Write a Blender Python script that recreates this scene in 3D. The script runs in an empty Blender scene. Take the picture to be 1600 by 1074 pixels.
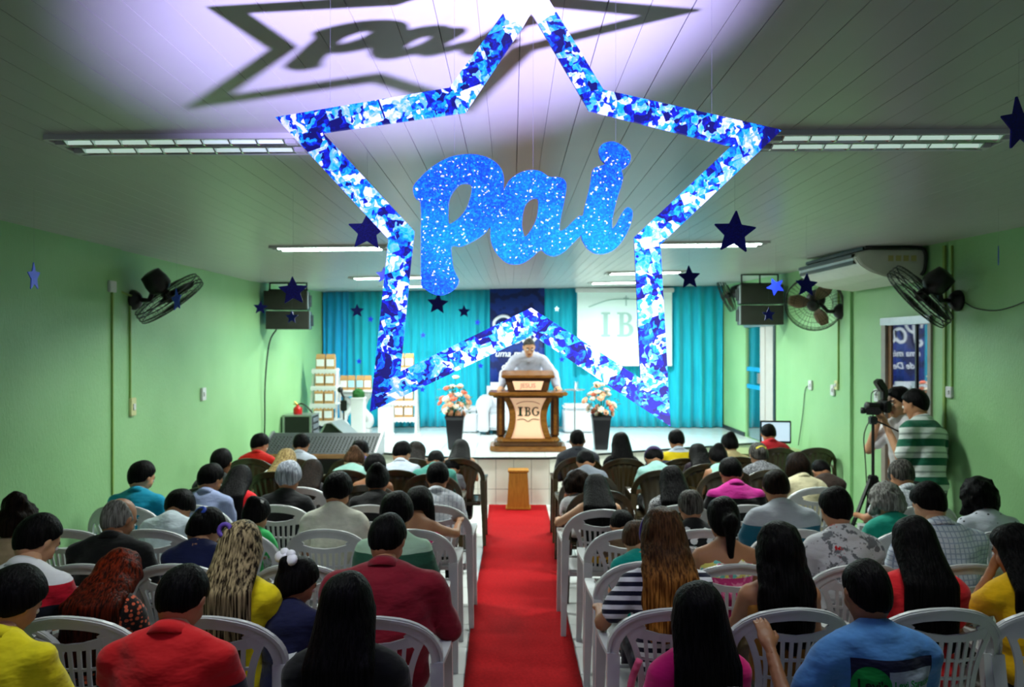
import bpy, bmesh, math, random
import numpy as np
from mathutils import Vector, Matrix
from mathutils.bvhtree import BVHTree

sc = bpy.context.scene
C = sc.collection
random.seed(7)
RNG = np.random.default_rng(7)
PI = math.pi

# ------------------------------------------------------------------ camera
CAMZ = 2.0
F = 1600 * 18.0 / 23.6          # focal length in pixels of the 1600 x 1074 frame
cam_d = bpy.data.cameras.new('camera')
cam_d.lens = 18.0
cam_d.sensor_width = 23.6
cam_d.sensor_fit = 'HORIZONTAL'
cam_d.clip_start = 0.02
cam_d.dof.use_dof = True
cam_d.dof.focus_distance = 2.0
cam_d.dof.aperture_fstop = 3.5
cam = bpy.data.objects.new('camera', cam_d)
C.objects.link(cam)
cam.location = (0, 0, CAMZ)
cam.rotation_euler = (PI / 2, 0, 0)
sc.camera = cam

# ------------------------------------------------------------------ world and exposure
world = bpy.data.worlds.new('world')
sc.world = world
world.use_nodes = True
world.node_tree.nodes['Background'].inputs[0].default_value = (0.72, 0.80, 0.88, 1)
world.node_tree.nodes['Background'].inputs[1].default_value = 0.17
sc.view_settings.view_transform = 'Standard'
sc.view_settings.look = 'None'
sc.view_settings.exposure = 0.0
sc.view_settings.gamma = 1.0
sc.view_settings.use_curve_mapping = False

# strength of the fluorescent fittings, row by row from the camera to the stage
TUBE = {3.0: 0.5, 6.3: 15.0, 9.3: 18.0, 11.4: 25.0}
FILL = {3.0: 8.5, 6.3: 46.0, 9.3: 78.0, 11.4: 88.0}

# the projector on the floor stand below the camera: throws the shadow of the star on the ceiling
PROJ = Vector((0.97, -0.10, 0.47))
pl = bpy.data.lights.new('projector_beam', 'SPOT')
pl.energy = 2500
pl.color = (0.55, 0.47, 1.0)
pl.spot_size = math.radians(29)
pl.spot_blend = 0.85
pl.shadow_soft_size = 0.042
po = bpy.data.objects.new('projector_beam', pl)
C.objects.link(po)
po.location = PROJ
po.rotation_euler = (Vector((-0.17, 1.90, 2.72)) - PROJ).to_track_quat('-Z', 'Y').to_euler()


def at(px, py, Y):
    return Vector(((px - 800) * Y / F, Y, CAMZ - (py - 537) * Y / F))


# ------------------------------------------------------------------ colours and materials
def lin(c):
    if isinstance(c, str):
        c = [int(c[i:i + 2], 16) for i in (0, 2, 4)]
    return tuple((v / 255 / 12.92) if v / 255 <= 0.04045 else ((v / 255 + 0.055) / 1.055) ** 2.4 for v in c) + (1,)


class NT:
    def __init__(self, name):
        self.m = bpy.data.materials.new(name)
        self.m.use_nodes = True
        self.t = self.m.node_tree
        self.b = self.t.nodes['Principled BSDF']
        self.o = self.t.nodes['Material Output']

    def n(self, kind, **kw):
        d = self.t.nodes.new(kind)
        for k, v in kw.items():
            setattr(d, k, v)
        return d

    def l(self, a, b):
        self.t.links.new(a, b)

    def coord(self, which='Object'):
        if not hasattr(self, 'tc'):
            self.tc = self.n('ShaderNodeTexCoord')
        return self.tc.outputs[which]

    def mapped(self, scale=(1, 1, 1), rot=(0, 0, 0), loc=(0, 0, 0), which='Object'):
        m = self.n('ShaderNodeMapping')
        m.inputs['Scale'].default_value = scale
        m.inputs['Rotation'].default_value = rot
        m.inputs['Location'].default_value = loc
        self.l(self.coord(which), m.inputs[0])
        return m.outputs[0]

    def noise(self, scale, vec=None, detail=3, rough=0.55):
        d = self.n('ShaderNodeTexNoise')
        d.inputs['Scale'].default_value = scale
        d.inputs['Detail'].default_value = detail
        d.inputs['Roughness'].default_value = rough
        self.l(vec if vec is not None else self.coord(), d.inputs['Vector'])
        return d

    def ramp(self, fac, stops, interp='LINEAR'):
        d = self.n('ShaderNodeValToRGB')
        d.color_ramp.interpolation = interp
        e = d.color_ramp.elements
        while len(e) < len(stops):
            e.new(0.5)
        for k, (p, c) in enumerate(stops):
            e[k].position = p
            e[k].color = c if len(c) == 4 else lin(c)
        self.l(fac, d.inputs[0])
        return d.outputs[0]

    def math(self, op, a, b=None):
        d = self.n('ShaderNodeMath', operation=op)
        for k, v in enumerate((a, b)):
            if v is None:
                continue
            if isinstance(v, (int, float)):
                d.inputs[k].default_value = v
            else:
                self.l(v, d.inputs[k])
        return d.outputs[0]

    def mix(self, fac, a, b, mode='MIX'):
        d = self.n('ShaderNodeMix', data_type='RGBA', blend_type=mode)
        if isinstance(fac, (int, float)):
            d.inputs[0].default_value = fac
        else:
            self.l(fac, d.inputs[0])
        for k, v in ((6, a), (7, b)):
            if isinstance(v, tuple):
                d.inputs[k].default_value = v
            else:
                self.l(v, d.inputs[k])
        return d.outputs[2]

    def bump(self, height, strength=0.3, dist=0.01):
        d = self.n('ShaderNodeBump')
        d.inputs['Strength'].default_value = strength
        d.inputs['Distance'].default_value = dist
        self.l(height, d.inputs['Height'])
        self.l(d.outputs[0], self.b.inputs['Normal'])

    def base(self, c):
        if isinstance(c, tuple):
            self.b.inputs['Base Color'].default_value = c
        else:
            self.l(c, self.b.inputs['Base Color'])

    def set(self, rough=0.5, metal=0.0, spec=0.5):
        self.b.inputs['Roughness'].default_value = rough
        self.b.inputs['Metallic'].default_value = metal
        self.b.inputs['Specular IOR Level'].default_value = spec

    def emit(self, c, s):
        if isinstance(c, tuple):
            self.b.inputs['Emission Color'].default_value = c
        else:
            self.l(c, self.b.inputs['Emission Color'])
        self.b.inputs['Emission Strength'].default_value = s


_MC = {}


def mat(name, col, rough=0.5, metal=0.0, var=0.08, vs=9.0, bump=0.0, bs=60.0, spec=0.5, emit=0.0):
    if name in _MC:
        return _MC[name]
    q = NT(name)
    c = lin(col)
    n = q.noise(vs)
    lo = tuple(v * (1 - var) for v in c[:3]) + (1,)
    hi = tuple(min(1, v * (1 + var)) for v in c[:3]) + (1,)
    q.base(q.ramp(n.outputs['Fac'], [(0.3, lo), (0.7, hi)]))
    q.set(rough, metal, spec)
    if bump:
        q.bump(q.noise(bs).outputs['Fac'], bump, 0.01)
    if emit:
        q.emit(c, emit)
    _MC[name] = q.m
    return q.m


# ------------------------------------------------------------------ mesh helpers
def to_mesh(name, V, Fc, smooth=False, mats=(), idx=None):
    me = bpy.data.meshes.new(name)
    me.from_pydata([tuple(v) for v in V], [], [tuple(int(i) for i in f) for f in Fc])
    for m in mats:
        me.materials.append(m)
    if idx is not None:
        me.polygons.foreach_set('material_index', np.asarray(idx, dtype=np.int32))
    if smooth:
        me.polygons.foreach_set('use_smooth', np.ones(len(me.polygons), dtype=bool))
    me.update()
    return me


class MB:
    """collects simple shapes into one mesh"""

    def __init__(self):
        self.V = []
        self.F = []

    def add(self, V, Fc):
        o = len(self.V)
        self.V += [Vector(v) for v in V]
        self.F += [[i + o for i in f] for f in Fc]
        return self

    def box(self, c, s, rot=None, taper=1.0):
        x, y, z = (k / 2 for k in s)
        V = [Vector((sx * x * (taper if sz > 0 else 1), sy * y * (taper if sz > 0 else 1), sz * z))
             for sz in (-1, 1) for sy in (-1, 1) for sx in (-1, 1)]
        if rot is not None:
            V = [rot @ v for v in V]
        c = Vector(c)
        return self.add([v + c for v in V], [(0, 2, 3, 1), (4, 5, 7, 6), (0, 1, 5, 4), (2, 6, 7, 3), (0, 4, 6, 2), (1, 3, 7, 5)])

    def beam(self, a, b, w, h, w2=None, h2=None, up=Vector((0, 0, 1))):
        a, b = Vector(a), Vector(b)
        d = (b - a).normalized()
        if abs(d.dot(up)) > 0.98:
            up = Vector((0, 1, 0))
        sx = d.cross(up).normalized()
        sz = sx.cross(d).normalized()
        w2 = w if w2 is None else w2
        h2 = h if h2 is None else h2
        V = []
        for p, ww, hh in ((a, w, h), (b, w2, h2)):
            for i, j in ((-1, -1), (1, -1), (1, 1), (-1, 1)):
                V.append(p + sx * i * ww / 2 + sz * j * hh / 2)
        return self.add(V, [(0, 1, 2, 3), (7, 6, 5, 4), (0, 4, 5, 1), (1, 5, 6, 2), (2, 6, 7, 3), (3, 7, 4, 0)])

    def sweep(self, pts, ws, hs, up=Vector((0, 0, 1)), closed=False):
        """rectangular section along a path"""
        pts = [Vector(p) for p in pts]
        n = len(pts)
        if isinstance(ws, (int, float)):
            ws = [ws] * n
        if isinstance(hs, (int, float)):
            hs = [hs] * n
        V, Fc = [], []
        for k, p in enumerate(pts):
            if closed:
                d = (pts[(k + 1) % n] - pts[k - 1]).normalized()
            else:
                d = (pts[min(k + 1, n - 1)] - pts[max(k - 1, 0)]).normalized()
            u = up if not callable(up) else up(p)
            sx = d.cross(u).normalized()
            sz = sx.cross(d).normalized()
            for i, j in ((-1, -1), (1, -1), (1, 1), (-1, 1)):
                V.append(p + sx * i * ws[k] / 2 + sz * j * hs[k] / 2)
        for k in range(n if closed else n - 1):
            a, b = 4 * k, 4 * ((k + 1) % n)
            for i in range(4):
                j = (i + 1) % 4
                Fc.append((a + i, b + i, b + j, a + j))
        if not closed:
            Fc += [(0, 1, 2, 3), (4 * n - 1, 4 * n - 2, 4 * n - 3, 4 * n - 4)]
        return self.add(V, Fc)

    def tube(self, pts, r, n=8, closed=False):
        pts = [Vector(p) for p in pts]
        m = len(pts)
        rs = [r] * m if isinstance(r, (int, float)) else r
        V, Fc = [], []
        ref = None
        for k, p in enumerate(pts):
            if closed:
                d = (pts[(k + 1) % m] - pts[k - 1]).normalized()
            else:
                d = (pts[min(k + 1, m - 1)] - pts[max(k - 1, 0)]).normalized()
            if ref is None:
                ref = Vector((0, 0, 1)) if abs(d.z) < 0.9 else Vector((1, 0, 0))
            a = (ref - d * ref.dot(d)).normalized()
            ref = a
            b = d.cross(a)
            for i in range(n):
                t = 2 * PI * i / n
                V.append(p + (a * math.cos(t) + b * math.sin(t)) * rs[k])
        for k in range(m if closed else m - 1):
            o, q = n * k, n * ((k + 1) % m)
            for i in range(n):
                j = (i + 1) % n
                Fc.append((o + i, o + j, q + j, q + i))
        if not closed:
            Fc += [tuple(range(n - 1, -1, -1)), tuple(range(n * (m - 1), n * m))]
        return self.add(V, Fc)

    def lathe(self, prof, n=16, c=(0, 0, 0), rot=None, squash=1.0):
        c = Vector(c)
        V, Fc = [], []
        for r, z in prof:
            for i in range(n):
                t = 2 * PI * i / n
                v = Vector((r * math.cos(t), r * math.sin(t) * squash, z))
                if rot is not None:
                    v = rot @ v
                V.append(v + c)
        m = len(prof)
        for k in range(m - 1):
            for i in range(n):
                j = (i + 1) % n
                Fc.append((n * k + i, n * k + j, n * (k + 1) + j, n * (k + 1) + i))
        Fc += [tuple(range(n - 1, -1, -1)), tuple(range(n * (m - 1), n * m))]
        return self.add(V, Fc)

    def ball(self, c, r, n=8, m=6, sq=(1, 1, 1)):
        c = Vector(c)
        prof = [(max(1e-4, r * math.sin(PI * k / m)), -r * math.cos(PI * k / m)) for k in range(m + 1)]
        o = len(self.V)
        self.lathe(prof, n)
        for k in range(o, len(self.V)):
            v = self.V[k]
            self.V[k] = Vector((v.x * sq[0], v.y * sq[1], v.z * sq[2])) + c
        return self

    def prism(self, poly, axis, a, b):
        """extrude a 2-D polygon along an axis ('x': poly is (y,z); 'y': (x,z); 'z': (x,y))"""
        def p3(q, t):
            return {'x': (t, q[0], q[1]), 'y': (q[0], t, q[1]), 'z': (q[0], q[1], t)}[axis]
        n = len(poly)
        V = [p3(q, a) for q in poly] + [p3(q, b) for q in poly]
        Fc = [tuple(range(n - 1, -1, -1)), tuple(range(n, 2 * n))]
        for i in range(n):
            j = (i + 1) % n
            Fc.append((i, j, n + j, n + i))
        return self.add(V, Fc)

    def grid(self, fn, nu, nv, thick=0.0):
        """surface fn(u,v) for u,v in 0..1, optionally with thickness along fn normal (given as 2nd fn value)"""
        V = [Vector(fn(i / nu, j / nv)) for j in range(nv + 1) for i in range(nu + 1)]
        w = nu + 1
        Fc = [(j * w + i, j * w + i + 1, (j + 1) * w + i + 1, (j + 1) * w + i) for j in range(nv) for i in range(nu)]
        return self.add(V, Fc)

    def xform(self, M):
        self.V = [M @ v for v in self.V]
        return self

    def build(self, name, m, parent=None, smooth=False, bevel=0.0, fix=True):
        me = bpy.data.meshes.new(name)
        me.from_pydata([tuple(v) for v in self.V], [], self.F)
        if fix or bevel:
            bm = bmesh.new()
            bm.from_mesh(me)
            if bevel:
                bmesh.ops.bevel(bm, geom=bm.edges[:], offset=bevel, segments=2, affect='EDGES', clamp_overlap=True)
            bmesh.ops.recalc_face_normals(bm, faces=bm.faces[:])
            bm.to_mesh(me)
            bm.free()
        me.materials.append(m)
        if smooth:
            me.polygons.foreach_set('use_smooth', np.ones(len(me.polygons), dtype=bool))
        return link(name, me, parent)


def link(name, me, parent=None):
    o = bpy.data.objects.new(name, me)
    C.objects.link(o)
    if parent is not None:
        o.parent = parent
    return o


def tag(o, label=None, cat=None, group=None, kind=None):
    if label:
        o['label'] = label
    if cat:
        o['category'] = cat
    if group:
        o['group'] = group
    if kind:
        o['kind'] = kind
    return o


def thing(name, label, cat, loc=(0, 0, 0), rotz=0.0, group=None):
    o = bpy.data.objects.new(name, None)
    C.objects.link(o)
    o.empty_display_size = 0.1
    o.location = loc
    o.rotation_euler = (0, 0, rotz)
    return tag(o, label, cat, group)


def copy_tree(o, parent=None):
    kids = list(o.children)
    c = o.copy()
    C.objects.link(c)
    c.parent = parent
    for k in kids:
        copy_tree(k, c)
    return c


def struct(o):
    o['kind'] = 'structure'
    return o


def curve_mesh(polys, extrude=0.0, bevel=0.0):
    """filled 2-D outlines (holes allowed) in the x-y plane -> verts, faces"""
    cu = bpy.data.curves.new('tmp', 'CURVE')
    cu.dimensions = '2D'
    cu.fill_mode = 'BOTH'
    cu.extrude = extrude
    cu.bevel_depth = bevel
    for pts in polys:
        s = cu.splines.new('POLY')
        s.points.add(len(pts) - 1)
        for k, (x, y) in enumerate(pts):
            s.points[k].co = (x, y, 0, 1)
        s.use_cyclic_u = True
    return _curve_out(cu)


def _curve_out(cu):
    o = bpy.data.objects.new('tmp', cu)
    C.objects.link(o)
    bpy.context.view_layer.update()
    dg = bpy.context.evaluated_depsgraph_get()
    me = bpy.data.meshes.new_from_object(o.evaluated_get(dg))
    V = [v.co.copy() for v in me.vertices]
    Fc = [tuple(p.vertices) for p in me.polygons]
    bpy.data.objects.remove(o)
    bpy.data.meshes.remove(me)
    bpy.data.curves.remove(cu)
    return V, Fc


def text_mesh(body, size=1.0, shear=0.0, bold=0.0, extrude=0.0):
    cu = bpy.data.curves.new('tmp', 'FONT')
    cu.body = body
    cu.size = size
    cu.shear = shear
    cu.offset = bold
    cu.align_x = 'CENTER'
    cu.align_y = 'CENTER'
    cu.extrude = extrude
    cu.resolution_u = 3
    return _curve_out(cu)


def smooth_closed(pts, n=3):
    """Catmull-Rom through closed outline points"""
    out = []
    m = len(pts)
    for k in range(m):
        p0, p1, p2, p3 = (Vector(pts[(k + d) % m]).to_2d() for d in (-1, 0, 1, 2))
        for i in range(n):
            t = i / n
            out.append(tuple(0.5 * ((2 * p1) + (p2 - p0) * t + (2 * p0 - 5 * p1 + 4 * p2 - p3) * t * t + (3 * p1 - p0 - 3 * p2 + p3) * t ** 3)))
    return out
# ================================================================== the room
XL, XR, YB, Y0 = -3.18, 3.535, 13.30, -1.6
STZ = 0.59                       # stage height


def ceil_z(x, y):
    zl = CAMZ + 0.76 + max(0.0, y - 9.5) * 0.03
    zr = CAMZ + 0.80 + max(0.0, y - 5.0) * 0.021
    u = (x - XL) / (XR - XL)
    return zl + (zr - zl) * u


def wall_material():
    q = NT('green wall paint')
    n = q.noise(1.3, detail=4)
    q.base(q.ramp(n.outputs['Fac'], [(0.3, lin((142, 192, 132))), (0.7, lin((156, 205, 146)))]))
    q.set(0.42, 0, 0.4)
    v = q.mapped((28, 28, 9))
    q.bump(q.noise(3.0, v, 5, 0.6).outputs['Fac'], 0.35, 0.012)
    return q.m


M_WALL = wall_material()
M_PVC = mat('white pvc ceiling', (188, 188, 186), 0.30, var=0.03, vs=2)
M_CEILBASE = mat('ceiling base', (120, 120, 118), 0.8)
M_GROUT = mat('grey grout', (150, 152, 150), 0.8)
M_TILE = mat('white floor tile', (226, 228, 226), 0.18, var=0.04, vs=3)
M_STILE = mat('cream wall tile', (232, 230, 220), 0.2, var=0.04, vs=3)
M_STAGETILE = mat('stage porcelain tile', (226, 232, 234), 0.13, var=0.03, vs=3)
M_DARK = mat('dark trim', (28, 30, 32), 0.4)
M_WHITE = mat('white paint', (214, 216, 216), 0.4, var=0.03)
M_BLACK = mat('black plastic', (16, 16, 17), 0.38, var=0.2)
M_METAL = mat('brushed aluminium', (176, 178, 180), 0.35, 0.9)
M_CREAM = mat('cream conduit plastic', (206, 206, 150), 0.45)
M_YGREEN = mat('painted green conduit', (140, 172, 86), 0.45)

# floor: grey grout slab with separate tiles
fl = struct(MB().box(((XL + XR) / 2, 6, -0.06), (XR - XL + 0.4, 15.4, 0.1)).build('floor', M_GROUT))
TW = 0.42
tile_me = None
nx = int(math.ceil((XR - XL) / TW))
for iy in range(17):
    for ix in range(nx):
        y0 = 2.62 + iy * TW
        x0 = -2.98 - 0.2 + ix * TW
        if y0 > 9.6:
            continue
        if tile_me is None:
            t0 = MB().box((0, 0, -0.006), (TW - 0.006, TW - 0.006, 0.012)).build('floor_tile', M_TILE, fl)
            tile_me = t0.data
            t = t0
        else:
            t = link('floor_tile', tile_me, fl)
        t.location = (x0 + TW / 2, y0 + TW / 2, 0)

# ceiling with pvc panels running towards the stage
ys = [Y0, 2.0, 5.0, 9.5, 11.5, YB + 0.1]
cb = MB()
cb.grid(lambda u, v: (XL - 0.2 + u * (XR - XL + 0.4), Y0 + v * (YB - Y0 + 0.2), ceil_z(XL - 0.2 + u * (XR - XL + 0.4), Y0 + v * (YB - Y0 + 0.2)) + 0.03), 4, 12)
cb.grid(lambda u, v: (XL - 0.2 + u * (XR - XL + 0.4), Y0 + v * (YB - Y0 + 0.2), ceil_z(XL - 0.2 + u * (XR - XL + 0.4), Y0 + v * (YB - Y0 + 0.2)) + 0.10), 4, 12)
ce = struct(cb.build('ceiling', M_CEILBASE))
prof = [(0.0, 0.005), (0.0015, 0.0), (0.099, 0.0), (0.100, 0.0025), (0.101, 0.0), (0.1985, 0.0), (0.200, 0.005)]
x = XL
while x < XR:
    g = MB()
    V, Fc = [], []
    for y in ys:
        for dx, dz in prof:
            V.append((x + dx, y, ceil_z(x + dx, y) + dz))
    w = len(prof)
    for j in range(len(ys) - 1):
        for i in range(w - 1):
            Fc.append((j * w + i, (j + 1) * w + i, (j + 1) * w + i + 1, j * w + i + 1))
    g.add(V, Fc)
    g.build('ceiling_panel', M_PVC, ce, fix=False)
    x += 0.2

# walls (the nearer part of each side wall stands a little proud, as the photograph shows)
HZ = 3.25
wl = MB()
wl.box((XL - 0.1, (6.3 + YB) / 2, HZ / 2), (0.2, YB - 6.3 + 0.3, HZ))
wl.box((XL - 0.085, (6.3 + Y0) / 2, HZ / 2), (0.23, 6.3 - Y0, HZ))
struct(wl.build('wall_left', M_WALL))
D1 = (6.56, 7.44, 2.24)          # glass side door: y from, y to, top
D2 = (10.46, 11.82, 2.30)        # glass door beside the stage
wr = MB()
for y0, y1, z0, z1, pr in ((Y0, D1[0], 0, HZ, 0.0), (D1[0], D1[1], D1[2], HZ, 0.0), (D1[1], 8.1, 0, HZ, 0.0), (8.1, 8.26, 0, HZ, 0.03),
                           (8.26, D2[0], 0, HZ, 0.0), (D2[0], D2[1], D2[2], HZ, 0.0), (D2[0], D2[1], 0, STZ, 0.0), (D2[1], YB + 0.2, 0, HZ, 0.0)):
    wr.box((XR + 0.1 - pr / 2, (y0 + y1) / 2, (z0 + z1) / 2), (0.2 + pr, y1 - y0, z1 - z0))
struct(wr.build('wall_right', M_WALL))
struct(MB().box(((XL + XR) / 2, YB + 0.1, HZ / 2), (XR - XL + 0.4, 0.2, HZ)).build('wall_back', M_WALL))
# corridor beyond the glass doors
M_CORR = mat('corridor plaster', (150, 142, 138), 0.7)
struct(MB().box((XR + 1.3, 8.6, 1.3), (0.1, 8.4, 2.6)).build('wall_corridor', M_CORR))

cl_ = bpy.data.lights.new('corridor_fill', 'AREA')  # added fill light, brightens the unseen corridor behind the door glass
cl_.size = 0.5
cl_.energy = 26
cl_.color = (1.0, 0.92, 0.86)
clo = bpy.data.objects.new('corridor_fill', cl_)
C.objects.link(clo)
clo.location = (XR + 0.75, 8.0, 2.75)

# stage
front = [(XL, 10.62), (-1.72, 10.13), (-1.02, 9.80), (-0.42, 9.67), (0.46, 9.67), (1.62, 10.28), (XR, 11.15)]
poly = front + [(XR, YB), (XL, YB)]
st = struct(MB().prism([(x, y + 0.02) for x, y in front] + [(XR, YB), (XL, YB)], 'z', 0, STZ - 0.012).build('stage_floor', M_GROUT))
ftile = {}
for (xa, ya), (xb, yb) in zip(front[:-1], front[1:]):
    L = math.hypot(xb - xa, yb - ya)
    n = max(1, round(L / 0.205))
    ang = math.atan2(yb - ya, xb - xa)
    for k in range(n):
        for z0, z1 in ((0.0, 0.195), (0.2, 0.57)):
            key = (round(L / n, 3), z0)
            if key not in ftile:
                o = MB().box((0, 0, (z1 - z0) / 2), (L / n - 0.005, 0.02, z1 - z0)).build('stage_front_tile', M_STILE, st)
                ftile[key] = o.data
            else:
                o = link('stage_front_tile', ftile[key], st)
            t = (k + 0.5) / n
            o.location = (xa + (xb - xa) * t, ya + (yb - ya) * t + 0.005, z0)
            o.rotation_euler = (0, 0, ang)


def front_y(x):
    for (xa, ya), (xb, yb) in zip(front[:-1], front[1:]):
        if xa <= x <= xb:
            return ya + (yb - ya) * (x - xa) / (xb - xa)
    return 11.2


TS = 0.45
for iy in range(9):
    for ix in range(15):
        x0 = XL + ix * TS
        x1 = min(x0 + TS, XR)
        y1 = YB - iy * TS
        y0 = y1 - TS
        ya, yb = front_y(x0 + 0.001), front_y(x1 - 0.001)
        P = [(x0 + 0.002, max(y0 + 0.002, ya)), (x1 - 0.002, max(y0 + 0.002, yb)), (x1 - 0.002, y1 - 0.002), (x0 + 0.002, y1 - 0.002)]
        if P[0][1] > y1 - 0.04 or P[1][1] > y1 - 0.04:
            continue
        MB().prism(P, 'z', STZ - 0.012, STZ).build('stage_tile', M_STAGETILE, st)
eg = MB()
eg.sweep([(x, y - 0.012, STZ - 0.012) for x, y in front], 0.03, 0.022)
struct(eg.build('trim_1', M_DARK))
struct(MB().box((XR - 0.008, (11.85 + YB) / 2, STZ + 0.03), (0.016, YB - 11.85, 0.06)).build('baseboard_right', M_DARK))
struct(MB().box((XL + 0.008, (10.7 + YB) / 2, STZ + 0.03), (0.016, YB - 10.7, 0.06)).build('baseboard_left', M_DARK))


def glass_mat(name, tint, refl, rough=0.02):
    q = NT(name)
    gl = q.n('ShaderNodeBsdfGlossy')
    gl.inputs['Roughness'].default_value = rough
    gl.inputs['Color'].default_value = (0.9, 0.9, 0.95, 1)
    tr = q.n('ShaderNodeBsdfTransparent')
    tr.inputs['Color'].default_value = tint
    mx = q.n('ShaderNodeMixShader')
    mx.inputs[0].default_value = refl
    q.l(tr.outputs[0], mx.inputs[1])
    q.l(gl.outputs[0], mx.inputs[2])
    q.l(mx.outputs[0], q.o.inputs[0])
    return q.m


M_GLASS = glass_mat('tinted door glass', (0.60, 0.58, 0.60, 1), 0.42)
M_GLASS2 = glass_mat('stage door glass', (0.62, 0.75, 0.72, 1), 0.55)
M_FRAME = mat('grey door frame', (150, 140, 130), 0.4, 0.2)
M_WOODFR = mat('brown door post', (126, 84, 50), 0.5, var=0.2)

# door_1: glass side door with aluminium frame
d1 = thing('door_1', None, None)
struct(d1)
y0, y1, zt = D1
zc = zt / 2
MB().box((XR + 0.03, y1 - 0.04, zc), (0.10, 0.08, zt)).box((XR + 0.03, y0 + 0.025, zc), (0.10, 0.05, zt)).build('door_frame', M_FRAME, d1)
MB().box((XR + 0.03, (y0 + y1) / 2, zt - 0.035), (0.12, y1 - y0, 0.07)).build('door_head', M_METAL, d1)
MB().box((XR + 0.03, y1 - 0.115, zc - 0.03), (0.05, 0.06, zt - 0.08)).build('door_stile', M_WOODFR, d1)
pn_ = MB().box((0, 0, 0), (0.012, y1 - y0 - 0.20, zt - 0.08)).build('pane', M_GLASS, d1)
pn_.location = (XR + 0.035, (y0 + 0.05 + y1 - 0.145) / 2, zc - 0.03)
pn_.rotation_euler = (0, 0, math.radians(2.3))      # pane turned slightly to shift the banner's reflection into place
MB().box((XR + 0.03, y0 + 0.32, zc - 0.03), (0.02, 0.022, zt - 0.08)).build('mullion', M_DARK, d1)
MB().box((XR + 0.02, y0 + 0.075, 1.05), (0.03, 0.03, 0.16)).build('door_handle', M_METAL, d1, bevel=0.004)

# door_2: glass door beside the stage
d2 = thing('door_2', None, None)
struct(d2)
y0, y1, zt = D2
zb = STZ
h = zt - zb
M_DOOR = mat('pale door leaf', (196, 190, 184), 0.45, var=0.04)
MB().box((XR + 0.05, y0 + 0.05, zb + h / 2), (0.12, 0.09, h)).build('door_frame', M_DARK, d2)
MB().box((XR + 0.03, y0 + 0.28, zb + h / 2), (0.05, 0.34, h - 0.02)).build('door_leaf', M_DOOR, d2, bevel=0.006)
MB().box((XR + 0.03, y0 + 0.58, zb + h / 2), (0.05, 0.22, h - 0.02)).build('door_leaf', M_DOOR, d2, bevel=0.006)
dpan = MB().box((XR + 0.03, (y0 + 0.70 + y1) / 2, zb + h / 2), (0.012, y1 - y0 - 0.70, h - 0.02)).build('pane', M_GLASS2, d2)
MB().box((XR + 0.02, (y0 + y1) / 2, zt - 0.03), (0.10, y1 - y0, 0.06)).build('door_head', M_METAL, d2)
M_BAND = mat('blue frosted band', (0, 150, 205), 0.5)
for zz in (1.62, 1.36):
    MB().box((XR + 0.02, (y0 + 0.71 + y1) / 2, zz), (0.006, y1 - y0 - 0.72, 0.06)).build('frosted_band', M_BAND, dpan)
MB().box((XR - 0.005, y0 + 0.715, 1.50), (0.04, 0.06, 0.15)).build('door_handle', M_METAL, d2, bevel=0.006)

# ================================================================== curtains, banner, screen
def cloth_mat(name, c1, c2, rough=0.6, sheen=0.3):
    q = NT(name)
    n = q.noise(4.0, q.mapped((3, 3, 0.6)))
    q.base(q.ramp(n.outputs['Fac'], [(0.3, lin(c1)), (0.7, lin(c2))]))
    q.set(rough, 0, 0.25)
    q.b.inputs['Sheen Weight'].default_value = sheen
    q.bump(q.noise(160, detail=2).outputs['Fac'], 0.08, 0.004)
    return q.m


M_CURT = cloth_mat('turquoise voile', (0, 172, 200), (20, 190, 214))
M_CURT2 = cloth_mat('blue voile', (0, 150, 210), (10, 170, 222))


def curtain(label, xa, xb, yb, ztop, zbot, m, pitch, amp, seed, group='turquoise curtains behind the stage'):
    rr = random.Random(seed)
    L = xb - xa
    ph = [rr.uniform(0, 6.28) for _ in range(4)]
    n = int(L / pitch * 8) + 8

    def fn(u, v):
        x = xa + u * L
        z = zbot + v * (min(ztop, ceil_z(x, yb) - 0.004) - zbot)
        k = 0.45 + 0.55 * (1 - v) ** 0.7
        y = amp * k * (math.sin(2 * PI * x / pitch + ph[0] + 0.5 * math.sin(3 * v + ph[1])) + 0.5 * math.sin(2 * PI * x / (pitch * 2.3) + ph[2] + v))
        return (x + 0.012 * math.sin(9 * u + ph[3] + 2 * v), yb + y, z)
    g = MB().grid(fn, n, 10)
    o = g.build('stage_curtain', m, None, smooth=True, fix=False)
    s = o.modifiers.new('cloth thickness', 'SOLIDIFY')
    s.thickness = 0.004
    return tag(o, label, 'curtain', group)


CY = 13.14
curtain('turquoise voile curtain hanging left of the dark blue banner', -3.16, -0.30, CY, 2.95, STZ + 0.01, M_CURT, 0.135, 0.035, 1)
curtain('turquoise voile curtain hanging between the blue banner and the white screen, and below it', 0.50, 2.70, CY, 2.97, STZ + 0.01, M_CURT, 0.15, 0.035, 2)
curtain('darker turquoise curtain bunched right of the white screen', 2.62, 3.50, CY - 0.10, 2.99, STZ + 0.01, M_CURT, 0.19, 0.05, 3)
curtain('bluer strip of curtain in the left stage corner beside the green wall', -3.16, -2.72, CY - 0.09, 2.93, STZ + 0.01, M_CURT2, 0.12, 0.03, 4)
# gathered white valance at the left corner of the stage ceiling
va = MB().grid(lambda u, v: (-3.16 + 0.42 * u, 13.02 - 0.05 * math.sin(PI * v), 2.965 - v * 0.10 * (1 - u) ** 0.6 - 0.01 * math.sin(14 * u) * v), 14, 6)
vo = va.build('valance_cloth', M_WHITE, None, smooth=True)
vo.modifiers.new('cloth thickness', 'SOLIDIFY').thickness = 0.004
tag(vo, 'small white gathered cloth at the top left corner of the curtains', 'valance')

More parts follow.
